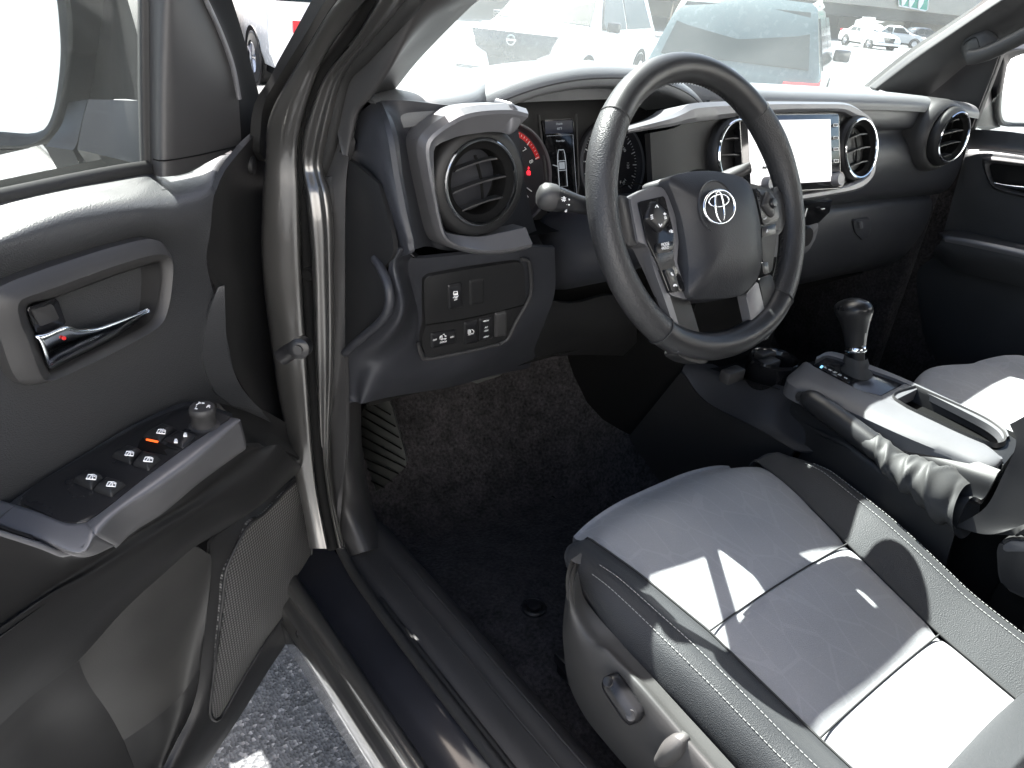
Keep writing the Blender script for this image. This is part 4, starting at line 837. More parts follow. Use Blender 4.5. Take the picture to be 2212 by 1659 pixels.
# backrest, mostly out of view: its lower bolster shows at the corner
BK = ((.74, -.488, .245, -.05), (.84, -.512, .255, -.03), (.95, -.58, .26, .03), (1.10, -.68, .255, .07), (1.30, -.74, .225, .05), (1.42, -.78, .16, .03))
def backrow(z, y, w, puff): return [(SXC + w * s, y + puff * (abs(s) ** 3) + .0 , z) for s in np.linspace(-1, 1, 15)]
loft('backrest', [*[backrow(*q) for q in BK]], M['cloth_dark'], seat, 40, 40, thick=.10)
# plastic side shield with its controls
shx = -.668
s_out = [T(8, 1500, 330), T(8, 1460, 420), T(8, 1440, 560), T(8, 1422, 760), T(8, 1430, 900), T(8, 1460, 1110), T(8, 1560, 1320), T(8, 1700, 1500), T(8, 1820, 1640), T(8, 2050, 1900), T(8, 2500, 2350)]
s_mid = [T(8, 1505, 335), T(8, 1478, 430), T(8, 1480, 580), T(8, 1520, 720), T(8, 1600, 850), T(8, 1680, 900), T(8, 1750, 980), T(8, 1900, 1130), T(8, 2080, 1340), T(8, 2300, 1600), T(8, 2700, 2050)]
s_top = [T(8, 1512, 340), T(8, 1530, 440), T(8, 1560, 560), T(8, 1640, 670), T(8, 1700, 740), T(8, 1780, 830), T(8, 1860, 920), T(8, 2000, 1070), T(8, 2200, 1290), T(8, 2420, 1530), T(8, 2800, 1950)]
shield = loft('seat_side_shield', [P(shx + .02, s_out), [PX(u * .5 + a * .5, v * .5 + b * .5, shx - .004) for (u, v), (a, b) in zip(s_out, s_mid)], P(shx - .004, s_mid), P(shx + .012, [(u * .5 + a * .5, v * .5 + b * .5) for (u, v), (a, b) in zip(s_mid, s_top)]), P(shx + .026, s_top)], M['shield'], seat, 60, 26, thick=.006)
sx_ = shx - .010
sa, sb_ = PX(*T(8, 1712, 1062), sx_ - .004), PX(*T(8, 1915, 1362), sx_ - .004); tt_ = np.linspace(-1, 1, 26)
rr_ = .0138 * (1 - np.abs(tt_) ** 7 * .97) ** .5
lev = tube('seat_switch', [sa + (sb_ - sa) * (t + 1) / 2 for t in tt_], list(rr_ * .95), M['bezelgloss'], shield, 20, ry=list(rr_), up=(-1, 0, 0))
for f_ in (.14, .86):
    c = sa + (sb_ - sa) * f_ + np.array([-.0098, -.002, .0085]); lathe('switch_dimple', c, (-.75, -.1, .65), [(.0062, -.0002), (.0054, .0006), (.0044, .0002), (0, -.0002)], M['bezelgloss'], lev, 24)
kn2 = pillow('recline_switch', rnd([PX(*T(8, *q), sx_) for q in ((2070, 1480), (2130, 1440), (2200, 1490), (2190, 1590), (2110, 1655), (2030, 1650), (2015, 1590))], .010), .012, .012, M['shield'], shield, p=3, n=(-1, -.15, .35))

# ================================================================== passenger seat
PXC = .392
def prow2(y): 
    z0 = seatz(y) + .01; out = []
    for a, b in ((-.262, -.16), (-.265, -.06), (-.255, .0), (-.225, .026), (-.18, .014), (-.15, .002), (0, .006), (.15, .002), (.18, .014), (.225, .026), (.255, 0), (.265, -.06), (.262, -.16)):
        f = float(np.interp(y, [-.3, -.1, -.03], [1, .94, .72])); out.append((PXC + a * f, y - .10 * (abs(a) / .26) ** 2.2 * (1 if y > -.2 else max(0, 1 - (-.2 - y) / .3)), z0 + b))
    return out
pseat = loft('passenger_seat', [prow2(y) for y in (-.72, -.55, -.40, -.25, -.15, -.08, -.04)] + [[(x, y, z - .05) for x, y, z in prow2(-.03)], [(x, y - .02, z - .14) for x, y, z in prow2(-.03)]], M['cloth_light'], TR, 60, 50, ang=180)
loft('backrest', [[(x + PXC - SXC, y, z) for x, y, z in backrow(zz_, yy_, ww_, pp_)] for zz_, yy_, ww_, pp_ in BK], M['cloth_dark'], pseat, 40, 30, thick=.10)

# ================================================================== centre console
CZ = .958
cq = lambda q, z=CZ: PZ(q[0], q[1], z)
con_b = bmesh.new()
# body: sides drop from the silver rim to the tunnel
cA, cB, cC, cD = cq(T(6, 700, 800)), cq(T(6, 2060, 1340)), cq(T(6, 2110, 1130)), cq(T(6, 930, 625))
side_rows = [[PX(*T(6, 690, 790), -.075), PX(*T(6, 1000, 930), -.078), PX(*T(6, 1400, 1130), -.080), PX(*T(6, 2060, 1375), -.088)],
             [PX(*T(6, 740, 850), -.082), PX(*T(6, 1000, 985), -.084), PX(*T(6, 1400, 1160), -.086), PX(*T(6, 2040, 1400), -.094)],
             [PX(*T(6, 740, 900), -.096), PX(*T(6, 1000, 1050), -.104), PX(*T(6, 1400, 1240), -.105), PX(*T(6, 2010, 1460), -.104)],
             [PX(*T(6, 700, 1000), -.11), PX(*T(6, 1000, 1180), -.125), PX(*T(6, 1500, 1480), -.12), PX(*T(6, 1950, 1560), -.110)],
             [PX(*T(6, 780, 1250), -.13), PX(*T(6, 1050, 1320), -.14), PX(*T(6, 1500, 1640), -.14), PX(*T(6, 1800, 1680), -.13)],
             [(-.15, -.02, .60), (-.16, -.15, .60), (-.16, -.28, .60), (-.16, -.38, .60)]]
console = loft('centre_console', side_rows, M['hard'], TR, 40, 36, thick=.006)
cb = bmesh.new(); addbox(cb, (-.075, -.40, .60), (.105, .02, .935), bev=.01); addbox(cb, (-.10, -.95, .60), (.12, -.40, .93), bev=.012); fin('console_core', cb, M['dark'], console)
# front wing beside the driver's knee and the pocket rim
loft('console_wing', [[PX(*q, x) for q, x in ((T(6, 0, 740), -.13), (T(6, 150, 930), -.13), (T(6, 450, 1090), -.135), (T(6, 730, 1250), -.14))], [PX(*q, x) for q, x in ((T(6, 40, 690), -.115), (T(6, 300, 800), -.105), (T(6, 560, 915), -.098), (T(6, 640, 1100), -.115), (T(6, 825, 1255), -.135))], [PX(*q, x) for q, x in ((T(6, 200, 690), -.09), (T(6, 420, 790), -.085), (T(6, 700, 850), -.085), (T(6, 740, 1000), -.11), (T(6, 900, 1260), -.128))]], M['soft'], console, 30, 16, thick=.006)
loft('console_wing', [[PX(*q, x) for q, x in ((T(6, 0, 740), -.132), (T(6, 150, 930), -.132), (T(6, 450, 1090), -.137), (T(6, 730, 1250), -.142))], [(-.15, .25, .70), (-.155, .16, .66), (-.16, .06, .62), (-.16, -.04, .60)]], M['hard'], console, 20, 8, thick=.006)
bn = bmesh.new(); addgrid(bn, gridof([[cq(T(6, 180, 720), .93), cq(T(6, 420, 800), .93), cq(T(6, 640, 860), .93)], [cq(T(6, 330, 690), .88), cq(T(6, 480, 790), .88), cq(T(6, 600, 820), .88)], [cq(T(6, 470, 600), .90), cq(T(6, 640, 720), .90), cq(T(6, 740, 790), .90)]], 10, 10)); fin('storage_tray', bn, M['dark'], console)
for q in ((330, 760), (560, 700), (540, 640)):
    bx_ = bmesh.new(); c = cq(T(6, *q), .935); addbox(bx_, c - (.022, .010, .012), c + (.022, .012, .010), bev=.004); fin('tray_insert', bx_, M['grey'], console)
cup = PZ(*T(6, 600, 660), .945); lathe('cup_holder', cup, (0, 0, 1), [(.044, -.05), (.044, .0), (.040, .004), (.037, .0), (.036, -.07), (0, -.07)], M['piano'], console, 36)
# silver rim: outline with gear and cup openings
rim = [T(6, 800, 688), T(6, 690, 800), T(6, 1000, 945), T(6, 1400, 1140), T(6, 2000, 1375), T(6, 2070, 1330), T(6, 2080, 1290), T(6, 2105, 1170), T(6, 2080, 1090), T(6, 1900, 1000), T(6, 1500, 820), T(6, 1200, 690), T(6, 990, 610), T(6, 870, 650)]
R3 = [cq(q) for q in rim]
G = []
rim_out = cr([cq(q, CZ - .006) for q in (T(6, 775, 690), T(6, 690, 795), T(6, 1000, 940), T(6, 1400, 1125), T(6, 1750, 1270), T(6, 1990, 1365), T(6, 2068, 1340))], 40)
rim_in = cr([cq(q, CZ) for q in (T(6, 845, 700), T(6, 860, 710), T(6, 1150, 860), T(6, 1480, 985), T(6, 1800, 1130), T(6, 1960, 1210), T(6, 2060, 1290))], 40)
bm = bmesh.new(); addgrid(bm, [rim_out + (0, 0, -.028), rim_out + (0, 0, -.004), rim_out * .9 + rim_in * .1 + (0, 0, .002), rim_out * .65 + rim_in * .35 + (0, 0, .005), rim_out * .25 + rim_in * .75 + (0, 0, .003), rim_in, rim_in + (0, 0, -.01)]); fin('console_trim', bm, M['console_trim'], console, 45)
ro2 = cr([cq(q) for q in (T(6, 870, 650), T(6, 985, 612), T(6, 1200, 690), T(6, 1480, 808), T(6, 1900, 1000), T(6, 2090, 1100), T(6, 2125, 1160))], 40)
ri2 = cr([cq(q) for q in (T(6, 870, 665), T(6, 960, 640), T(6, 1180, 720), T(6, 1430, 810), T(6, 1880, 1030), T(6, 2030, 1120), T(6, 2075, 1180))], 40)
bm = bmesh.new(); addgrid(bm, [ro2 + (0, 0, -.03), ro2 + (0, 0, -.003), ro2 * .7 + ri2 * .3 + (0, 0, .003), ri2 + (0, 0, .001), ri2 + (0, 0, -.01)]); fin('console_trim', bm, M['console_trim'], console, 45)
plate('console_bridge', [cq(T(6, *q), CZ + .001) for q in ((1280, 900), (1440, 815), (1530, 850), (1380, 925))], .02, M['console_trim'], console, .002)
plate('console_bridge', [cq(T(6, *q), CZ + .0005) for q in ((1380, 925), (1290, 895), (1150, 862), (1470, 1010), (1800, 1150), (1960, 1212), (1870, 1190), (1560, 1050))], .02, M['console_trim'], console, .002)
plate('console_end', [cq(T(6, *q), CZ - .004) for q in ((1880, 1185), (2060, 1215), (2110, 1140), (2200, 1200), (2080, 1350), (2040, 1290), (1990, 1270))], .03, M['hard'], console, .003)
# gear gate plate and cup/phone bin
plate('gear_plate', [cq(T(6, *q), CZ - .004) for q in ((840, 705), (950, 640), (1180, 720), (1440, 812), (1290, 895), (1150, 865))], .01, M['piano'], console, .001)
binp = [T(6, 1375, 915), T(6, 1500, 848), T(6, 1545, 860), T(6, 1900, 1020), T(6, 2050, 1110), T(6, 2085, 1165), T(6, 2060, 1205), T(6, 1960, 1200), T(6, 1700, 1090)]
O = cr([cq(q, CZ + .001) for q in binp], 60, True); c0 = O.mean(0)
bm = bmesh.new(); addgrid(bm, [c0 + (O - c0) * 1.05 + (0, 0, -.003), c0 + (O - c0) * 1.02 + (0, 0, .004), O + (0, 0, .003), c0 + (O - c0) * .97 + (0, 0, -.004), c0 + (O - c0) * .95 + (0, 0, -.065), c0 + (O - c0) * .4 + (0, 0, -.07), c0 + (O - c0) * .01 + (0, 0, -.07)], closed_u=True); bmesh.ops.recalc_face_normals(bm, faces=bm.faces[:]); fin('cup_tray', bm, M['grey'], console, 40)
# shifter
kb = cq(T(6, 1140, 740), CZ); kt = PX(*T(6, 1120, 350), kb[0] - .010); ka = unit(np.array([0, .16, 1]))
sft = tube('gear_selector', [kb, kb + (PX(*T(6, 1130, 590), kb[0]) - kb) * 1.0, PX(*T(6, 1130, 570), kb[0])], .012, M['hard'], console, 14)
kneck = PX(*T(6, 1125, 580), kb[0]); hgt = np.linalg.norm(PX(*T(6, 1115, 262), kb[0]) - kneck)
up_k = unit(PX(*T(6, 1115, 262), kb[0]) - kneck); f1 = unit(np.cross((1., 0, 0), up_k))
G = []
for h, rx, ry, dy, dx in ((0, .0150, .0155, 0, 0), (.12, .0160, .017, .0, 0), (.35, .0190, .020, -.001, -.001), (.55, .0235, .024, -.002, -.003), (.70, .0270, .029, -.002, -.005), (.82, .0265, .030, -.001, -.006), (.91, .0215, .025, .0, -.006), (.97, .0130, .015, .0, -.006), (1.0, .003, .004, 0, -.006)):
    c = kneck + up_k * hgt * h + f1 * (-dy) + np.array([dx, 0, 0])
    G.append([c + np.array([1., 0, 0]) * rx * math.cos(a) + f1 * ry * math.sin(a) for a in np.linspace(0, 2 * math.pi, 28, endpoint=False)])
G = np.array(G); G = np.array([cr(G[:, k], 30) for k in range(28)]).transpose(1, 0, 2)
bm = bmesh.new(); vs = addgrid(bm, G, closed_u=True); bm.faces.new(vs[-1]); bmesh.ops.recalc_face_normals(bm, faces=bm.faces[:])
for f in bm.faces:
    q = f.calc_center_median() - V(kneck); hh = q.dot(V(up_k)) / hgt; dr = q.dot(V((-.35, -.94, 0)).normalized())
    side = q.dot(V((.8, -.6, 0)))
    f.material_index = 1 if hh > .72 + .25 * max(0, -side * 30) * .3 else (2 if side > .004 and hh < .72 else 0)
knob = fin('gear_knob', bm, [M['wheel'], M['bezelgloss'], M['satin']], console, 180)
lathe('chrome_ring', kneck - up_k * .004, up_k, [(.0165, -.004), (.0172, -.002), (.0172, .003), (.0160, .005)], M['chrome'], console, 28)
G = []
for h, rx, ry in ((-.016, .0165, .0165), (-.026, .019, .019), (-.034, .017, .017), (-.042, .023, .024), (-.050, .021, .022), (-.058, .030, .032), (-.066, .028, .030), (-.073, .040, .048), (-.080, .046, .060)):
    c = kneck + up_k * h; G.append([c + np.array([1., 0, 0]) * rx * math.copysign(abs(math.cos(a)) ** .7, math.cos(a)) + np.array([0, 1., 0]) * ry * math.copysign(abs(math.sin(a)) ** .7, math.sin(a)) for a in np.linspace(0, 2 * math.pi, 32, endpoint=False)])
bm = bmesh.new(); addgrid(bm, G, closed_u=True); bmesh.ops.recalc_face_normals(bm, faces=bm.faces[:]); fin('gear_boot', bm, M['boot'], console, 60)
gi = lambda q: cq(T(6, *q), CZ - .002)
plate('gear_indicator', [gi(q) for q in ((870, 705), (930, 680), (1100, 780), (1080, 815))], .004, M['piano'], console, .0005)
plate('gear_lamp', [cq(T(6, *q), CZ - .0012) for q in ((893, 712), (905, 698), (918, 705), (905, 718))], .0006, glow('lit_gear_lamp', (.25, .6, .9), .2), console, 0)
for s, a, b in (('P', 932, 716), ('R', 962, 730), ('N', 992, 745), ('D', 1025, 762), ('S', 1062, 782)): text('lettering', s, cq(T(6, a, b), CZ - .0012), (1, -.1, 0), (0, 1, 0), .008, M['letter'], console)
# hand brake lever and its gaiter
hb = cr([PX(*T(6, 775, 905), -.125), PX(*T(6, 850, 935), -.126), PX(*T(6, 1000, 1040), -.130), PX(*T(6, 1150, 1150), -.134), PX(*T(6, 1230, 1210), -.136)], 24)
lv = tube('parking_brake_lever', hb, [.007, .012, .0155] + [.0172] * 4 + [.0178] * 9 + [.0178] * 8, M['wheel'], console, 18)
lathe('brake_button', hb[0], hb[0] - hb[2], [(.0085, -.006), (.0085, .004), (.006, .007), (0, .0075)], M['grey'], lv, 20)
# gaiter: folded leatherette
gp = cr([PX(*T(6, 1190, 1180), -.135), PX(*T(6, 1330, 1290), -.138), PX(*T(6, 1480, 1420), -.135), PX(*T(6, 1650, 1500), -.130), PX(*T(6, 1760, 1560), -.125), PX(*T(6, 1840, 1640), -.12)], 64)
G = []
def fold(t, a):
    s = 0
    for t0, w0, h0, ph in ((.05, .020, .005, 1.0), (.13, .03, .006, 2.4), (.34, .03, .007, .3), (.57, .03, .008, 1.5), (.79, .03, .009, .9), (.07, .030, .006, 1.0), (.20, .05, -.006, .2), (.27, .04, .007, 2.2), (.42, .05, -.009, 1.2), (.50, .045, .011, 2.9), (.63, .06, -.010, .5), (.72, .05, .012, 1.9), (.86, .06, -.008, 2.6)):
        tt = t - .07 * math.sin(a + ph * 2.1); s += .8 * h0 * math.exp(-abs((tt - t0) / w0) ** 1.15) * (.35 + .65 * math.cos(a - ph) ** 2) + .0007 * math.sin(t0 * 60 + 5 * a + t * 30) * math.exp(-((tt - t0) / w0) ** 2)
    return s
for i, p in enumerate(gp):
    t = i / 63; base = .0165 + .026 * t ** .9; row = []
    for k in range(48):
        a = 2 * math.pi * k / 48; wv = fold(t, a) * min(1, t * 6)
        row.append(p + np.array([1., 0, 0]) * (base + wv) * math.cos(a) + np.array([0, .35, .93]) * (base * .9 + wv) * math.sin(a))
    G.append(row)
bm = bmesh.new(); addgrid(bm, G, closed_u=True); bmesh.ops.recalc_face_normals(bm, faces=bm.faces[:]); fin('brake_gaiter', bm, M['boot'], console, 180)
# buckle in the corner, belt end cover by the seat
bk = plate('belt_buckle', rnd([PX(*T(9, *q), -.125) for q in ((2035, 250), (2060, 195), (2120, 178), (2330, 200), (2330, 600), (2212, 560), (2080, 500), (2045, 420))], .008), .03, M['grey'], TR, .005)
plate('buckle_button', rnd([PX(*T(9, *q), -.128) for q in ((2070, 225), (2130, 192), (2300, 205), (2300, 260), (2080, 262))], .004), .004, M['silver'], bk, .002)
loft('console_box', [[PX(*T(6, *q), -.115) for q in ((2120, 1080), (2160, 1060), (2250, 1010))], [PX(*T(6, *q), -.118) for q in ((2160, 1210), (2200, 1230), (2280, 1220))], [PX(*T(6, *q), -.12) for q in ((2080, 1400), (2150, 1450), (2280, 1480))], [PX(*T(6, *q), -.125) for q in ((1960, 1620), (2060, 1700), (2280, 1750))], [PX(*T(9, *q), -.13) for q in ((1760, 100), (2000, 150), (2280, 60))]], M['grey'], console, 20, 24, thick=.008)

# ================================================================== driver's door, swung open
DTH = math.radians(57.82); DHX, DHY = -.821, .389
DN = np.array([math.cos(DTH), -math.sin(DTH), 0]); DD = np.array([-math.sin(DTH), -math.cos(DTH), 0])
def D(q, xc): return PN(q[0], q[1], np.array([DHX, DHY, 0]) + DN * (xc - DHX), DN)
def Dr(L, x): return [D(q, x) for q in L]
def dsz(s, z, xc): return np.array([DHX, DHY, 0]) + DN * (xc - DHX) + DD * s + np.array([0, 0, z])     # s metres back from the hinge line
ridge = [(525, 326), (491, 361), (466, 411), (455, 495), (447, 575), (478, 625), (485, 689), (496, 772), (525, 839), (575, 900), (620, 950)]
rg = cr(ridge, 12)
door_rows = [
 ([(-200, 480), (-60, 452), (0, 438), (150, 405), (260, 386), T(1, 970, 1122), T(1, 1060, 1142), T(1, 1230, 1110), T(1, 1400, 1015), (515, 330)], -.795),
 ([(-200, 530), (-60, 500), T(1, 0, 1385), T(1, 300, 1300), T(1, 700, 1215), T(1, 960, 1180), T(1, 1100, 1172), T(1, 1290, 1125), T(1, 1390, 1090), (484, 375)], -.775),
 ([(-200, 570), (-60, 535), T(1, 0, 1500), T(1, 400, 1370), T(1, 800, 1300), T(1, 980, 1290), T(1, 1100, 1290), T(1, 1250, 1270), T(1, 1340, 1250), (463, 420)], -.738),
 ([(-200, 640), (-60, 590), T(1, 0, 1650), T(1, 400, 1560), T(1, 700, 1480), T(1, 950, 1420), T(1, 1100, 1440), T(1, 1220, 1440), T(1, 1310, 1450), (454, 500)], -.728),
 ([(-200, 760), (-60, 690), (0, 660), (120, 605), (250, 570), (340, 545), (385, 560), (420, 575), (438, 580), (448, 580)], -.742),
 ([(-200, 930), (-60, 880), (0, 850), (130, 810), (270, 760), (350, 720), (410, 700), (450, 705), (475, 710), (488, 720)], -.735),
 ([(-200, 1050), (-60, 1000), (0, 970), (130, 920), (270, 860), (360, 810), (430, 790), (480, 800), (505, 815), (515, 825)], -.735),
 ([(-200, 1200), (-60, 1140), (0, 1105), (100, 1050), (250, 965), (380, 890), (460, 870), (520, 885), (560, 900), (585, 912)], -.737)]
door = loft('door', [Dr(L, x) for L, x in door_rows], M['leather_pad'], TR, 60, 60, thick=.01)
tag(door, 'open driver door with grained black trim, chrome handle and window switches')
# the facet that catches the light and the dark front end of the trim
loft('door_trim_facet', [Dr([T(4, 1410, 195), T(4, 1360, 330), T(4, 1320, 520), T(4, 1310, 660), T(4, 1380, 860), T(4, 1500, 960)], -.733), Dr([T(4, 1450, 185), T(4, 1455, 340), T(4, 1462, 520), T(4, 1478, 650), T(4, 1560, 850), T(4, 1700, 1000)], -.728)], M['leather_pad'], door, 24, 6, thick=.004)
sil = [T(1, 1590, 985), T(1, 1725, 960), T(1, 1738, 1060), T(1, 1755, 1400), T(1, 1772, 1650), T(4, 1792, 400), T(4, 1815, 680), T(4, 1855, 870), T(4, 1905, 1080), T(4, 1965, 1230), T(4, 2005, 1350), T(4, 2040, 1600), T(7, 2050, 60)]
end = cr([T(1, 1690, 820)] + sil[1:], 14); rg2 = cr([T(1, 1570, 955)] + ridge[1:] + [T(4, 1900, 1350), T(4, 1980, 1600)], 14)
loft('door_end_trim', [Dr(rg2, -.741), Dr(rg2 * .75 + end * .25, -.752), Dr(rg2 * .35 + end * .65, -.785), Dr(end, -.805)], M['hard'], door, 50, 24, thick=.006)
lathe('trim_plug', D(T(1, 1635, 1068), -.778), unit(DN + (.25, .3, 0)), [(.011, -.004), (.0105, .001), (.009, .002), (0, .0022)], M['hard'], door, 24)
# armrest, with the silver-grey rim
AZ = 1.058
az = lambda q, z=AZ: PZ(q[0], q[1], z)
aA = [T(4, 1495, 1035), T(4, 1230, 1205), T(4, 950, 1410), T(4, 660, 1640), T(7, 560, 72)]
aB = [T(4, 1545, 1048), T(4, 1280, 1245), T(4, 1000, 1450), T(4, 720, 1659), T(7, 600, 130)]
aC = [T(4, 1560, 1080), T(4, 1320, 1290), T(4, 1040, 1500), T(7, 790, 20), T(7, 640, 170)]
aD = [T(4, 1590, 1222), T(4, 1330, 1400), T(4, 1060, 1610), T(7, 860, 110), T(7, 745, 225)]
aE = [T(4, 1560, 1260), T(4, 1300, 1450), T(4, 1060, 1650), T(7, 870, 130), T(7, 750, 240)]
armrest = loft('armrest', [[az(q) for q in aA], [az(q, AZ + .002) for q in aB], [az(q, AZ - .006) for q in aC], Dr(aD, -.652), Dr(aE, -.668)], M['silver'], door, 40, 24, thick=.004, ang=180)
loft('armrest_end', [[az(T(7, 560, 72)), az(T(7, 430, 75)), az(T(7, 200, -10)), az(T(7, -100, -100))], [az(T(7, 600, 130), AZ + .002), az(T(7, 520, 240), AZ - .002), az(T(7, 250, 160), AZ - .002), az(T(7, -100, 40), AZ - .002)], [az(T(7, 640, 170), AZ - .006), az(T(7, 510, 275), AZ - .008), az(T(7, 240, 185), AZ - .008), az(T(7, -100, 70), AZ - .008)], [D(T(7, 745, 225), -.652), D(T(7, 530, 300), -.650), D(T(7, 250, 205), -.66), D(T(7, -100, 90), -.67)]], M['silver'], door, 30, 20, thick=.004, ang=180)
swp = plate('switch_panel', rnd([az(T(*q), AZ + .001) for q in ((4, 1225, 950), (4, 1320, 955), (4, 1500, 1035), (4, 1230, 1205), (4, 950, 1410), (4, 660, 1640), (7, 545, 74), (7, 420, 72), (4, 110, 1575), (4, 230, 1470), (4, 640, 1230), (4, 900, 1080))], .006), .02, M['bezelgloss'], door, .002, n=(0, 0, 1))
loft('armrest_inner', [Dr([(-60, 1165), T(4, 100, 1560), T(4, 640, 1215), T(4, 900, 1065), T(4, 1225, 935), T(4, 1500, 1010)], -.73), [az(T(*q), AZ) for q in ((4, -150, 1800), (4, 120, 1590), (4, 650, 1250), (4, 900, 1100), (4, 1225, 970), (4, 1500, 1040))]], M['leather_pad'], door, 30, 6, thick=.004)
def ab(name, q, h=.004, mat='hard', z=AZ + .002): return pillow(name, rnd([az(T(4, *a), z) for a in q], .002), .004, h, M[mat], swp, p=5, n=(-.1, -.25, 1))
ab('window_switch', ((920, 1158), (1055, 1082), (1135, 1108), (1030, 1192)), .005, 'bezelgloss')
ab('lock_switch', ((1058, 1178), (1150, 1120), (1270, 1150), (1182, 1234)), .003, 'bezelgloss')
for q in (((718, 1288), (832, 1226), (922, 1258), (842, 1338)), ((855, 1342), (925, 1262), (1045, 1304), (962, 1380)), ((468, 1448), (572, 1382), (682, 1428), (592, 1502)), ((602, 1508), (690, 1432), (815, 1470), (722, 1550))): ab('window_switch', q, .006)
plate('switch_lamp', [az(T(4, *q), AZ + .0055) for q in ((945, 1172), (1022, 1188), (1018, 1196), (942, 1180))], .001, M['glow_orange'], swp, 0, n=(0, 0, 1))
loft('switch_well', [[az(T(4, *q), AZ + .0015) for q in ((885, 1240), (910, 1175), (940, 1185))], [az(T(4, *q), AZ + .0015) for q in ((1080, 1280), (1060, 1235), (1150, 1245))]], M['dark'], swp, 6, 6, thick=.001)
def sicon(cx, cy, s, Ls, w=.0006, z=AZ + .0085): icon([[(cx + a * s, cy + b * s) for a, b in L] for L in Ls], w, swp, fn=lambda p: az(T(4, *p), z))
car_win = [[(-1, .35), (-.6, -.5), (.5, -.5), (1, -.25), (.9, .5), (-1, .35)], [(-.5, .3), (.1, -.4)], [(.2, .4), (.3, -.3), (.7, -.1)]]
for cx, cy, s in ((1040, 1128, 28), (835, 1270, 28), (957, 1308, 30), (590, 1422, 32), (718, 1468, 30)): sicon(cx, cy, s, car_win)
lockI = [[(-.6, .6), (-.6, -.1), (.6, -.1), (.6, .6), (-.6, .6)], [(-.4, -.1), (-.3, -.8), (.3, -.8), (.4, -.1)], [(0, .1), (0, .4)]]
sicon(1196, 1150, 15, lockI, .0007, AZ + .006); sicon(1136, 1190, 15, lockI, .0007, AZ + .006)
kc = az(T(4, 1318, 1080), AZ + .002)
lathe('mirror_knob', kc, (0, 0, 1), [(.0150, -.004), (.0150, -.001), (.0118, .0), (.0118, .012), (.0126, .013), (.0128, .019), (.0115, .021), (0, .0212)], M['grey'], swp, 32)
text('lettering', 'L', kc + (-.0055, -.001, .0214), (.8, -.6, 0), (.6, .8, 0), .007, M['letter'], swp); text('lettering', 'R', kc + (.0055, -.004, .0214), (.8, -.6, 0), (.6, .8, 0), .007, M['letter'], swp)
icon([[(-.001, .006), (0, .009), (.001, .006)], [(-.004, .0045), (-.002, .006)], [(.004, .0045), (.002, .006)]], .0006, swp, fn=lambda p: kc + np.array([p[0], p[1], .0214]))
# handle bezel, bowl, lock lever and chrome handle
ho = [T(4, -60, 240), T(4, 60, 165), T(4, 300, 75), T(4, 600, -25), T(1, 750, 1590), T(1, 950, 1545), T(1, 1050, 1570), T(1, 1090, 1650), T(4, 1090, 100), T(4, 1072, 260), T(4, 1030, 400), T(4, 930, 490), T(4, 700, 620), T(4, 420, 750), T(4, 200, 830), T(4, 90, 760), T(4, 0, 520), T(4, -60, 380)]
hi = [T(4, 170, 335), T(4, 205, 300), T(4, 370, 258), T(4, 700, 135), T(4, 930, 60), T(4, 1010, 38), T(4, 1034, 60), T(4, 1036, 160), T(4, 1008, 330), T(4, 950, 432), T(4, 720, 555), T(4, 540, 645), T(4, 340, 742), T(4, 310, 715), T(4, 250, 560), T(4, 190, 420)]
bezel = frame('handle_bezel', Dr(ho, -.724), Dr(hi, -.724), .02, M['grey'], door, N=110, rise=.010, n=DN, inset=.5)
O = cr(Dr(hi, -.722), 80, True); c0 = O.mean(0)
bm = bmesh.new(); addgrid(bm, [O, c0 + (O - c0) * .97 - DN * .010, c0 + (O - c0) * .9 - DN * .03, c0 + (O - c0) * .6 - DN * .038, c0 + (O - c0) * .01 - DN * .040], closed_u=True); bmesh.ops.recalc_face_normals(bm, faces=bm.faces[:]); fin('handle_bowl', bm, M['hard'], door, 50)
plate('lock_lever', rnd(Dr([T(4, *q) for q in ((172, 332), (368, 262), (432, 440), (240, 500))], -.722), .003), .02, M['piano'], door, .002, n=DN)
plate('lock_window', rnd(Dr([T(4, *q) for q in ((205, 345), (340, 305), (385, 400), (262, 450))], -.7205), .002), .002, M['grey'], door, .0006, n=DN)
hup = [T(4, 228, 505), T(4, 300, 490), T(4, 430, 440), T(4, 500, 462), T(4, 620, 455), T(4, 760, 410), T(4, 963, 335)]
hmid = [T(4, 270, 560), T(4, 330, 525), T(4, 430, 480), T(4, 500, 492), T(4, 620, 480), T(4, 760, 432), T(4, 966, 345)]
hlo = [T(4, 318, 705), T(4, 400, 650), T(4, 500, 600), T(4, 580, 570), T(4, 680, 520), T(4, 800, 455), T(4, 966, 350)]
hbt = [T(4, 335, 742), T(4, 420, 690), T(4, 520, 640), T(4, 620, 590), T(4, 720, 540), T(4, 830, 465), T(4, 964, 352)]
handle = loft('door_handle', [Dr(hup, -.722), Dr(hup, -.714), Dr(hmid, -.711), Dr(hlo, -.715), Dr(hbt, -.726)], M['chrome'], door, 40, 24, thick=.003, ang=180)
lathe('lock_mark', D(T(4, 415, 525), -.7095), DN, [(.0017, -.001), (.0016, .0004), (0, .0005)], M['red'], handle, 16)
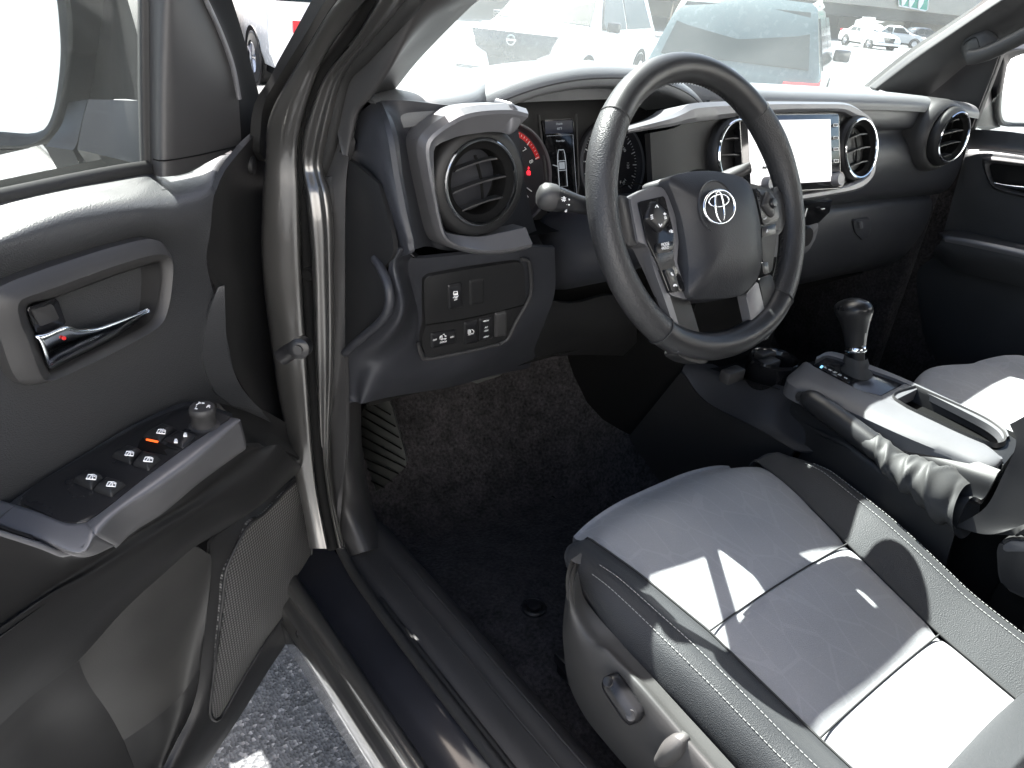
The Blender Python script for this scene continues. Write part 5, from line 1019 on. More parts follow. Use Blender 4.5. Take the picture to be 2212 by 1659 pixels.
# lower door: arm pull underside, pocket walls, speaker grille
under = [[D(q, -.672) for q in (T(7, -100, 70), T(7, 250, 195), T(7, 520, 300), T(7, 745, 240), T(7, 870, 130), T(4, 1060, 1650), T(4, 1300, 1450), T(4, 1560, 1260), T(4, 1600, 1225))],
  Dr([T(7, -100, 780), T(7, 300, 490), T(7, 580, 330), T(7, 860, 150), T(4, 1150, 1620), T(4, 1380, 1460), T(4, 1600, 1275), T(4, 1700, 1225)], -.690),
  Dr([T(7, -100, 830), T(7, 300, 560), T(7, 600, 400), T(7, 900, 220), T(7, 1150, 60), T(4, 1480, 1500), T(4, 1680, 1370), T(4, 1800, 1215)], -.684),
  Dr([T(7, -100, 1000), T(7, 250, 740), T(7, 560, 520), T(7, 850, 330), T(7, 1100, 160), T(7, 1330, 0), T(4, 1620, 1520), T(4, 1860, 1275)], -.686),
  Dr([T(7, -100, 1240), T(7, 250, 960), T(7, 540, 720), T(7, 850, 480), T(7, 1100, 290), T(7, 1380, 90), T(4, 1660, 1600), T(4, 1915, 1325)], -.700),
  Dr([T(7, -100, 1480), T(7, 200, 1200), T(7, 500, 970), T(7, 800, 640), T(7, 1050, 410), T(7, 1260, 230), T(7, 1480, 100), T(4, 1700, 1590), T(4, 1955, 1365)], -.728)]
loft('door_lower_trim', [Dr([T(4, 1400, 930), T(4, 1560, 945), T(4, 1720, 1000), T(4, 1880, 1090)], -.742), Dr([T(4, 1490, 1040), T(4, 1620, 1110), T(4, 1760, 1150), T(4, 1950, 1225)], -.738), Dr([T(4, 1580, 1225), T(4, 1690, 1290), T(4, 1800, 1240), T(4, 1975, 1320)], -.722)], M['hard'], door, 20, 12, thick=.004)
loft('door_lower_trim', under, M['hard'], door, 50, 50, thick=.006)
def Dx(L, X): return [D(q, x) for q, x in zip(L, X)]
pk = [Dx([T(7, -100, 1440), T(7, 200, 1160), T(7, 500, 930), T(7, 800, 600), T(7, 1050, 390), T(7, 1250, 222)], (-.82, -.815, -.80, -.775, -.755, -.742)),
  Dx([T(7, -60, 1600), T(7, 240, 1280), T(7, 540, 1050), T(7, 850, 760), T(7, 1120, 500), T(7, 1320, 260)], (-.835, -.83, -.81, -.775, -.757, -.745)),
  Dx([T(7, 0, 1760), T(7, 300, 1400), T(7, 600, 1160), T(7, 920, 900), T(7, 1180, 640), T(7, 1366, 330)], (-.85, -.845, -.82, -.78, -.76, -.748)),
  Dx([T(7, 100, 1900), T(7, 420, 1550), T(7, 700, 1300), T(7, 980, 1080), T(7, 1200, 880), T(7, 1330, 700)], (-.86, -.855, -.84, -.80, -.775, -.752)),
  Dx([T(7, 200, 2100), T(7, 520, 1720), T(7, 800, 1480), T(7, 1000, 1340), T(7, 1160, 1200), T(7, 1290, 1010)], (-.86, -.86, -.855, -.83, -.80, -.757)),
  Dx([T(7, 300, 2300), T(7, 620, 1900), T(7, 880, 1680), T(7, 1040, 1560), T(7, 1140, 1420), T(7, 1255, 1240)], (-.86, -.86, -.86, -.85, -.82, -.765)),
  Dx([T(7, 400, 2450), T(7, 700, 2050), T(7, 930, 1800), T(7, 1040, 1680), T(7, 1100, 1560), T(7, 1180, 1400)], (-.86, -.86, -.86, -.85, -.82, -.77))]
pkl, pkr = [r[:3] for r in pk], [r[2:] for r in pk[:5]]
loft('pocket_bin_shaded', pkl, M['hard'], door, 40, 40, thick=.006)  # darker plastic than the liner beside it, shade put into the colour
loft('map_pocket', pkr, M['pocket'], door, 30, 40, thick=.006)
loft('pocket_bin_shaded', [r[2:] for r in pk[4:]], M['hard'], door, 30, 20, thick=.006)
spk_o = [T(4, 1950, 1405), T(4, 1720, 1640), T(7, 1600, 90), T(7, 1500, 270), T(7, 1450, 400), T(7, 1430, 600), T(7, 1400, 850), T(7, 1370, 1100), T(7, 1350, 1280), T(7, 1368, 1340), T(7, 1400, 1348), T(7, 1440, 1300), T(7, 1560, 1090), T(7, 1700, 860), T(7, 1850, 650), T(7, 1960, 470), T(7, 2000, 330), T(7, 2008, 150), T(7, 2000, 0), T(4, 1985, 1480)]
edge_o = [T(4, 2000, 1335), T(4, 2035, 1500), T(4, 2050, 1640), T(7, 2048, 100), T(7, 2035, 320), T(7, 1990, 530), T(7, 1940, 670), T(7, 1850, 850), T(7, 1700, 1080), T(7, 1600, 1250), T(7, 1500, 1400), T(7, 1400, 1550), T(7, 1300, 1700), T(7, 1050, 2050)]
inn_o = [T(4, 1945, 1355), T(4, 1700, 1585), T(7, 1480, 105), T(7, 1340, 230), T(7, 1366, 330), T(7, 1340, 640), T(7, 1300, 960), T(7, 1260, 1230), T(7, 1180, 1400), T(7, 1100, 1560), T(7, 1040, 1680), T(7, 930, 1830), T(7, 700, 2100)]
e14, i14 = cr(edge_o, 16), cr(inn_o, 16)
loft('door_lower_trim', [Dr(i14, -.752), Dr(i14 * .75 + e14 * .25, -.742), Dr(i14 * .45 + e14 * .55, -.745), Dr(i14 * .15 + e14 * .85, -.765), Dr(e14, -.80)], M['hard'], door, 50, 24, thick=.006)
def grille_mat():
    m, nt, N, L, b = nodes('speaker_grille_black'); b.inputs['Roughness'].default_value = .42
    tc = N.new('ShaderNodeTexCoord'); mp = N.new('ShaderNodeMapping'); mp.vector_type = 'POINT'; L.new(tc.outputs['Object'], mp.inputs['Vector'])
    mp.inputs['Rotation'].default_value = (0, 0, math.pi / 2 + DTH)
    sp = N.new('ShaderNodeSeparateXYZ'); L.new(mp.outputs[0], sp.inputs[0]); cb_ = N.new('ShaderNodeCombineXYZ'); L.new(sp.outputs[0], cb_.inputs[0]); L.new(sp.outputs[2], cb_.inputs[1])
    v = N.new('ShaderNodeTexVoronoi'); v.voronoi_dimensions = '2D'; v.inputs['Scale'].default_value = 235; v.inputs['Randomness'].default_value = 0.0; L.new(cb_.outputs[0], v.inputs['Vector'])
    r = N.new('ShaderNodeMapRange'); r.inputs['From Min'].default_value = .30; r.inputs['From Max'].default_value = .44; L.new(v.outputs['Distance'], r.inputs['Value'])
    mx = N.new('ShaderNodeMix'); mx.data_type = 'RGBA'; mx.inputs[6].default_value = (.12, .119, .118, 1); mx.inputs[7].default_value = (.006, .006, .006, 1)
    L.new(r.outputs[0], mx.inputs[0]); L.new(mx.outputs[2], b.inputs['Base Color'])
    bp = N.new('ShaderNodeBump'); bp.inputs['Strength'].default_value = .8; bp.inputs['Distance'].default_value = .001; bp.invert = True; L.new(r.outputs[0], bp.inputs['Height']); L.new(bp.outputs['Normal'], b.inputs['Normal'])
    return m
M['grille'] = grille_mat()
SG = cr(Dr(spk_o, -.742), 100, True); pillow('speaker_grille', SG, .01, .010, M['grille'], door, p=2.2, n=DN, rings=(1, .97, .9, .8, .65, .5, .35, .2, .08))
tube('grille_surround', SG + DN * .0014, .0024, M['hard'], door, 6, closed=True)
# belt seal, window frame, sail trim
tube('window_seal', cr(Dr([(-200, 468), (-60, 443), (0, 432), (150, 399), (260, 377), T(1, 960, 1098)], -.80), 30), .0062, M['rubber'], door, 8, ry=.010)
sail_o = [T(1, 960, 1115), T(1, 1000, 1135), T(1, 1060, 1145), T(1, 1190, 1142), T(1, 1250, 1085), T(1, 1340, 1015), T(1, 1560, 935)]
l0 = [T(1, 975, 1118), T(1, 968, 700), T(1, 965, 300), T(1, 962, 0), T(1, 960, -150)]
l1 = [T(1, 1060, 1142), T(1, 1060, 700), T(1, 1065, 300), T(1, 1070, 0), T(1, 1072, -150)]
l2 = [T(1, 1240, 1095), T(1, 1240, 700), T(1, 1220, 300), T(1, 1180, 0), T(1, 1160, -150)]
l3 = [T(1, 1560, 938), T(1, 1545, 700), T(1, 1525, 470), T(1, 1440, 200), T(1, 1300, -60)]
sail = loft('mirror_sail_trim', [Dr(l0, -.800), Dr(l1, -.775), Dr(l2, -.772), Dr(l3, -.778)], M['grey'], door, 40, 24, thick=.006)
tube('trim_seam', cr(Dr([T(1, 990, 1028), T(1, 1060, 1038), T(1, 1240, 1010), T(1, 1400, 975), T(1, 1555, 938)], -.7715), 20), .0008, M['dark'], sail, 5)
loft('door_frame', [Dr(l3, -.782), Dr([T(1, 1690, 820), T(1, 1600, 640), T(1, 1545, 470), T(1, 1470, 200), T(1, 1340, -60)], -.80), Dr([T(1, 1700, 800), T(1, 1690, 690), T(1, 1625, 430), T(1, 1562, 200), T(1, 1480, -60)], -.812)], M['dark'], door, 40, 16, thick=.01)
tube('frame_seal', cr(Dr([T(1, 1545, 640), T(1, 1500, 420), T(1, 1420, 200), T(1, 1300, -60)], -.774), 30), .0028, M['silver'], door, 6)
loft('window_bar', [Dr([T(1, 905, 1085), T(1, 890, 600), T(1, 888, 0), T(1, 888, -150)], -.822), Dr([T(1, 920, 1090), T(1, 910, 600), T(1, 905, 0), T(1, 905, -150)], -.806), Dr([T(1, 972, 1118), T(1, 966, 600), T(1, 960, 0), T(1, 958, -150)], -.800)], M['rubber'], door, 20, 12, thick=.012)
plate('window', [dsz(.08, 1.25, -.812), dsz(1.05, 1.25, -.812), dsz(1.0, 1.72, -.80), dsz(.42, 1.74, -.80), dsz(.12, 1.44, -.808)], .004, M['sideglass'], door, 0, n=DN)
# outer skin
skin = bmesh.new(); G = [[dsz(s, z, -.89 - .04 * math.sin((z - .5) / .8 * math.pi)) for s in np.linspace(-.02, 1.12, 12)] for z in np.linspace(.60, 1.27, 10)]
addgrid(skin, G); G2 = [[dsz(s, z, -.80) for s in np.linspace(.03, 1.12, 12)] for z in np.linspace(.64, 1.25, 10)]
fin('door_skin', skin, M['paint'], door, 50)
# check strap between door and pillar
cs = [PX(*T(4, 1810, 655), -.875), PX(*T(4, 1860, 620), -.868), PX(*T(4, 1915, 590), -.862), PX(*T(4, 1960, 575), -.850)]
ck = tube('door_check', cr(cs, 10), .0065, M['bezelgloss'], TR, 8, ry=.010)
lathe('check_pivot', PX(*T(4, 1935, 590), -.868), (-.6, -.75, .2), [(.012, -.012), (.012, .004), (.009, .006), (.005, .006), (.005, .009), (0, .009)], M['bezelgloss'], ck, 20)
# exterior mirror
gl_out = [T(1, -300, 845), T(1, 0, 850), T(1, 190, 862), T(1, 290, 830), T(1, 345, 740), T(1, 380, 560), T(1, 398, 330), T(1, 385, 120), T(1, 362, -60), T(1, 300, -300), T(1, -300, -340)]
hs_out = [T(1, -300, 960), T(1, 0, 962), T(1, 180, 955), T(1, 300, 905), T(1, 380, 800), T(1, 430, 640), T(1, 465, 400), T(1, 470, 150), T(1, 440, -60), T(1, 380, -320), T(1, -300, -400)]
MX = -1.03
mg_c = np.mean(Dr(gl_out, MX), 0)
MNn = unit(np.array([-.69, -.73, .03]))
def Dm(L, off=0.0): return [PN(q[0], q[1], mg_c + MNn * off, MNn) for q in L]
mir = frame('mirror', Dm(hs_out, .012), Dm(gl_out, .002), .10, M['hard'], door, N=90, rise=.006, n=MNn)
O = cr(Dm(hs_out, .0), 60, True); c0 = O.mean(0)
bm = bmesh.new(); addgrid(bm, [O + MNn * .012, O - MNn * .05, c0 + (O - c0) * .85 - MNn * .10, c0 + (O - c0) * .5 - MNn * .13, c0 + (O - c0) * .01 - MNn * .135], closed_u=True); bmesh.ops.recalc_face_normals(bm, faces=bm.faces[:]); fin('mirror_shell', bm, M['hard'], door, 60)
m_, nt_, N_, L_2, b_2 = nodes('mirror_glass'); b_2.inputs['Metallic'].default_value = 1; b_2.inputs['Roughness'].default_value = .02; b_2.inputs['Base Color'].default_value = (.82, .84, .85, 1); M['mirror'] = m_
plate('mirror_glass', list(cr(Dm(gl_out, .002), 60, True)), .004, M['mirror'], door, 0, n=MNn)
loft('mirror_arm', [[D(q, x) for q, x in ((T(1, 455, -150), -1.02), (T(1, 465, 100), -1.02), (T(1, 470, 350), -1.02), (T(1, 455, 640), -1.02))], [D(q, x) for q, x in ((T(1, 600, -150), -1.00), (T(1, 640, 60), -.98), (T(1, 640, 350), -.975), (T(1, 620, 645), -.985))], [D(q, x) for q, x in ((T(1, 700, -150), -.98), (T(1, 740, 0), -.96), (T(1, 790, 350), -.93), (T(1, 790, 640), -.94))], [D(q, x) for q, x in ((T(1, 780, -150), -.93), (T(1, 890, 240), -.87), (T(1, 900, 420), -.87), (T(1, 900, 650), -.87))]], M['hard'], door, 24, 30, thick=.02)
loft('mirror_base', [[D(q, x) for q, x in ((T(1, 570, 642), -.93), (T(1, 530, 800), -.92), (T(1, 500, 965), -.91))], [D(q, x) for q, x in ((T(1, 730, 645), -.90), (T(1, 720, 820), -.89), (T(1, 700, 1012), -.88))], [D(q, x) for q, x in ((T(1, 905, 650), -.855), (T(1, 905, 850), -.85), (T(1, 905, 1062), -.845))]], M['grey'], door, 16, 20, thick=.03)
loft('mirror_base', [[D(q, x) for q, x in ((T(1, 440, 660), -.985), (T(1, 400, 800), -.98), (T(1, 330, 900), -.97), (T(1, 290, 945), -.965))], [D(q, x) for q, x in ((T(1, 565, 642), -.945), (T(1, 525, 800), -.94), (T(1, 495, 930), -.93), (T(1, 470, 970), -.925))]], M['hard'], door, 12, 8, thick=.03)

# ================================================================== passenger side
pr_e = [RZ(90, 1055), RZ(600, 645), RZ(1100, 312), RZ(1560, 0), RZ(1800, -170)]
pr_e2 = [RZ(150, 1060), RZ(640, 670), RZ(1130, 340), RZ(1590, 20), RZ(1840, -150)]
pr_m = [RZ(300, 1105), RZ(800, 740), RZ(1230, 440), RZ(1700, 130), RZ(2000, -60)]
pr_n = [RZ(560, 1190), RZ(950, 930), RZ(1280, 640), RZ(1800, 330), RZ(2200, 60)]
pr_l = [RZ(780, 1260), RZ(1080, 1020), RZ(1350, 800), RZ(1750, 560), RZ(2200, 330)]
loft('windshield_edge', [P(.672, pr_e), P(.668, pr_e2)], M['rubber'], TR, 24, 4, thick=.006)
loft('pillar_trim', [P(.668, pr_e2), P(.640, [((a + c) / 2, (b + d) / 2) for (a, b), (c, d) in zip(pr_e2, pr_m)]), P(.645, pr_m), P(.675, pr_n), P(.715, pr_l)], M['grey'], TR, 40, 30, thick=.012)
boss = [RZ(1285, 520), RZ(1400, 410), RZ(1540, 360), RZ(1640, 390), RZ(1720, 490), RZ(1690, 600), RZ(1540, 700), RZ(1400, 770), RZ(1310, 720)]
ghb = pillow('grab_handle_mount', P(.665, boss), .012, .016, M['grey'], TR, p=2.5, N=50, n=(-1, -.2, .3))
tube('grab_handle', cr(P(.652, [RZ(1380, 700), RZ(1480, 690), RZ(1640, 640), RZ(1850, 540), RZ(2100, 410), RZ(2400, 250)]), 40), .0125, M['grey'], TR, 16, ry=.0155)
tube('handle_seam', cr(P(.650, [RZ(1315, 560), RZ(1340, 520), RZ(1400, 480), RZ(1460, 460), RZ(1490, 500), RZ(1510, 580)]), 20), .0008, M['dark'], ghb, 5)
pdoor = loft('passenger_door', [[PX(u, v, x) for u, v, x in L] for L in (
  [(*T(3, 1870, 835), .766), (*RZ(1700, 1600), .766), (*RZ(2057, 1640), .766), (2400, 320, .766)],
  [(*T(3, 1850, 900), .765), (2110, 310, .762), (2180, 322, .76), (2400, 350, .76)],
  [(*T(3, 1830, 1000), .740), (2090, 345, .735), (2150, 340, .735), (2400, 370, .735)],
  [(*T(3, 1760, 1250), .735), (2085, 430, .735), (2150, 440, .735), (2400, 470, .735)],
  [(*T(3, 1720, 1400), .735), (2075, 480, .738), (2150, 500, .738), (2400, 540, .738)],
  [(*T(3, 1640, 1640), .745), (2060, 560, .745), (2150, 590, .745), (2400, 640, .745)],
  [(*T(6, 1520, 120), .76), (*T(6, 1650, 350), .76), (*T(6, 1900, 400), .75), (2400, 800, .75)],
  [(*T(6, 1560, 500), .78), (*T(6, 1680, 700), .78), (*T(6, 1900, 750), .77), (2400, 1000, .77)])], M['leather_pad'], TR, 40, 50, thick=.02)
tag(pdoor, 'closed passenger door with dark trim and chrome pull handle')
plate('door_sail_trim', P(.752, [RZ(760, 1240), RZ(1000, 1330), RZ(1200, 1420), RZ(1380, 1620), RZ(1430, 1570), RZ(1550, 1240), RZ(1660, 960), RZ(1760, 690), RZ(1900, 400), RZ(1500, 600), RZ(1100, 900)]), .02, M['hard'], pdoor, .002)
tube('window_seal', cr(P(.746, [RZ(1428, 1575), RZ(1555, 1240), RZ(1665, 965), RZ(1765, 690), RZ(1850, 470)]), 20), .003, M['grey'], pdoor, 6)
plate('door_frame', P(.775, [RZ(1620, 230), RZ(1640, 180), RZ(2057, -60), RZ(2400, -200), RZ(2400, 250), RZ(1730, 520), RZ(1660, 420)]), .02, M['dark'], pdoor, .003)
plate('window', [(.80, .22, 1.26), (.80, -.9, 1.26), (.76, -.9, 1.72), (.76, -.1, 1.72), (.79, .12, 1.45)], .004, M['sideglass'], pdoor, 0)
pbz_o = P(.729, [T(3, 1940, 1040), T(3, 1980, 1010), T(3, 2212, 1035), T(3, 2400, 1060), T(3, 2400, 1300), T(3, 2212, 1275), T(3, 2040, 1230), T(3, 1985, 1180)])
pbz_i = P(.729, [T(3, 1990, 1070), T(3, 2020, 1055), T(3, 2212, 1075), T(3, 2380, 1095), T(3, 2380, 1260), T(3, 2212, 1245), T(3, 2070, 1205), T(3, 2010, 1160)])
frame('handle_bezel', pbz_o, pbz_i, .02, M['grey'], pdoor, N=60, rise=.006, n=(-1, 0, 0), inset=.5)
plate('handle_bowl', pbz_i, .01, M['dark'], pdoor, 0, n=(-1, 0, 0))
loft('door_handle', [P(.724, [T(3, 2020, 1172), T(3, 2100, 1185), T(3, 2212, 1196), T(3, 2400, 1210)]), P(.716, [T(3, 2022, 1182), T(3, 2100, 1197), T(3, 2212, 1210), T(3, 2400, 1225)]), P(.724, [T(3, 2030, 1195), T(3, 2100, 1212), T(3, 2212, 1228), T(3, 2400, 1245)])], M['chrome'], pdoor, 20, 10, thick=.003, ang=180)
loft('armrest', [P(.735, [T(3, 1660, 1500), T(3, 1800, 1490), T(3, 2212, 1580), T(3, 2500, 1650)]), P(.66, [T(3, 1690, 1530), T(3, 1900, 1560), T(3, 2212, 1625), T(3, 2500, 1690)]), P(.655, [T(3, 1680, 1560), T(3, 1900, 1600), T(6, 2212, 10), T(6, 2500, 90)]), P(.66, [T(3, 1640, 1600), T(6, 1800, 0), T(6, 2212, 70), T(6, 2500, 150)]), P(.70, [T(3, 1620, 1640), T(6, 1750, 80), T(6, 2212, 200), T(6, 2500, 300)])], M['leather_pad'], pdoor, 30, 30, thick=.006)
loft('armrest_trim', [P(.657, [T(3, 1700, 1522), T(3, 1900, 1552), T(3, 2212, 1615), T(3, 2500, 1680)]), P(.651, [T(3, 1698, 1540), T(3, 1900, 1575), T(3, 2212, 1645), T(3, 2500, 1712)]), P(.654, [T(3, 1700, 1560), T(3, 1900, 1600), T(6, 2190, 5), T(6, 2500, 85)])], M['silver'], pdoor, 30, 10, thick=.004)
# passenger mirror outside
mo = [T(3, 2040, 340), T(3, 2070, 360), T(3, 2060, 430), T(3, 2040, 580), T(3, 2030, 700), T(3, 2040, 780), T(3, 2080, 815), T(3, 2212, 820), T(3, 2700, 830), T(3, 2700, 300), T(3, 2212, 310), T(3, 2120, 320)]
mi_ = [T(3, 2130, 380), T(3, 2100, 430), T(3, 2075, 560), T(3, 2060, 680), T(3, 2065, 750), T(3, 2085, 780), T(3, 2130, 790), T(3, 2400, 795), T(3, 2640, 800), T(3, 2640, 370), T(3, 2400, 345), T(3, 2200, 350)]
PMN = unit((-.33, -1, -.01)); PMP = PX(*T(3, 2200, 600), 1.02)
pm = frame('mirror', [PN(*q, PMP + PMN * .01, PMN) for q in mo], [PN(*q, PMP, PMN) for q in mi_], .10, M['hard'], pdoor, N=80, rise=.006, n=PMN)
plate('mirror_glass', [PN(*q, PMP, PMN) for q in mi_], .004, M['mirror'], pdoor, 0, n=PMN)
loft('mirror_arm', [P(.84, [T(3, 1890, 815), T(3, 1950, 700), T(3, 1960, 560)]), P(1.0, [T(3, 2060, 820), T(3, 2040, 700), T(3, 2030, 560)])], M['hard'], pdoor, 10, 8, thick=.03)
sp_ = bmesh.new(); G = [[(x, y, z) for y in np.linspace(-1.0, .42, 8)] for x, z in ((.80, .56), (.88, .62), (.90, .9), (.87, 1.24))]; addgrid(sp_, G); fin('door_skin', sp_, M['paint'], pdoor, 50)

# ================================================================== outside: lot, cars, flyover
def gz(y): return -.12 - .018 * max(0, y - 1)
def asphalt():
    m, nt, N, L, b = nodes('old_asphalt'); vec = coords(nt)
    b.inputs['Roughness'].default_value = .9; b.inputs['Specular IOR Level'].default_value = .3
    v = N.new('ShaderNodeTexVoronoi'); v.inputs['Scale'].default_value = 130; L.new(vec, v.inputs['Vector'])
    n = N.new('ShaderNodeTexNoise'); n.inputs['Scale'].default_value = 3; n.inputs['Detail'].default_value = 8; L.new(vec, n.inputs['Vector'])
    cr_ = N.new('ShaderNodeValToRGB'); cr_.color_ramp.elements[0].position = .0; cr_.color_ramp.elements[0].color = (.05, .052, .055, 1); cr_.color_ramp.elements[1].position = 1; cr_.color_ramp.elements[1].color = (.30, .30, .30, 1)
    e = cr_.color_ramp.elements.new(.55); e.color = (.10, .105, .11, 1); e = cr_.color_ramp.elements.new(.86); e.color = (.135, .14, .145, 1)
    sp = N.new('ShaderNodeSeparateColor'); L.new(v.outputs['Color'], sp.inputs[0]); L.new(sp.outputs[0], cr_.inputs['Fac'])
    mx = N.new('ShaderNodeMix'); mx.data_type = 'RGBA'; mx.blend_type = 'MULTIPLY'; mx.inputs[0].default_value = .6; L.new(cr_.outputs[0], mx.inputs[6])
    r = N.new('ShaderNodeMapRange'); r.inputs['To Min'].default_value = .6; r.inputs['To Max'].default_value = 1.3; L.new(n.outputs['Fac'], r.inputs['Value'])
    L.new(r.outputs[0], mx.inputs[7]); L.new(mx.outputs[2], b.inputs['Base Color'])
    bp = N.new('ShaderNodeBump'); bp.inputs['Strength'].default_value = .7; bp.inputs['Distance'].default_value = .006; L.new(v.outputs['Distance'], bp.inputs['Height']); L.new(bp.outputs['Normal'], b.inputs['Normal'])
    return m
M['asphalt'] = asphalt()
bm = bmesh.new(); ys = [-300, -40, 1, 20, 40, 70, 600]; hz = lambda y: gz(min(y, 45))
addgrid(bm, [[(x, y, hz(y)) for x in (-400, -40, 0, 40, 400)] for y in ys])
g = fin('ground', bm, M['asphalt'], None, 180, centre=False); tag(g, kind='structure')
M['line'] = plastic('parking_line_paint', (.7, .7, .66), .7, 200, .1)
bm = bmesh.new()
for x in (-4.2, -1.6, 1.6, 4.4, 7.2): addgrid(bm, [[(x, y, hz(y) + .004), (x + .1, y, hz(y) + .004)] for y in (-2.5, 1, 2.5)])
tag(fin('parking_lines', bm, M['line'], None, 180), kind='structure')

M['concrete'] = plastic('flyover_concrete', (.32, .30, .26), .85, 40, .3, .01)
M['concrete_d'] = plastic('shade_darkened_concrete', (.035, .036, .034), .9, 40, .3, .01)  # concrete colour darkened to stand for the shade under the deck
M['signgreen'] = plastic('green_sign_sheet', (.0, .30, .20), .5, 100, 0)
M['carglass'] = plastic('car_window_glass', (.012, .018, .018), .06, 10, 0, mottle=.1)
M['tyre'] = plastic('tyre_rubber', (.03, .03, .03), .8, 200, .3)
M['alloy'] = plastic('alloy_rim', (.5, .5, .52), .3, 100, 0, metal=.8)
M['lamp'] = plastic('headlamp_lens', (.6, .62, .65), .1, 10, 0)
def carpaint(n, c): return plastic(n, c, .25, 10, 0, coat=.8, mottle=.03)
M['p_white'] = carpaint('white_car_paint', (.75, .75, .74)); M['p_teal'] = carpaint('dark_teal_car_paint', (.05, .075, .08)); M['p_black'] = carpaint('black_car_paint', (.02, .02, .022)); M['p_silver'] = carpaint('silver_car_paint', (.42, .43, .44)); M['p_red'] = carpaint('red_car_paint', (.4, .03, .03))
M['tail'] = plastic('red_tail_lamp', (.55, .02, .03), .2, 10, 0)

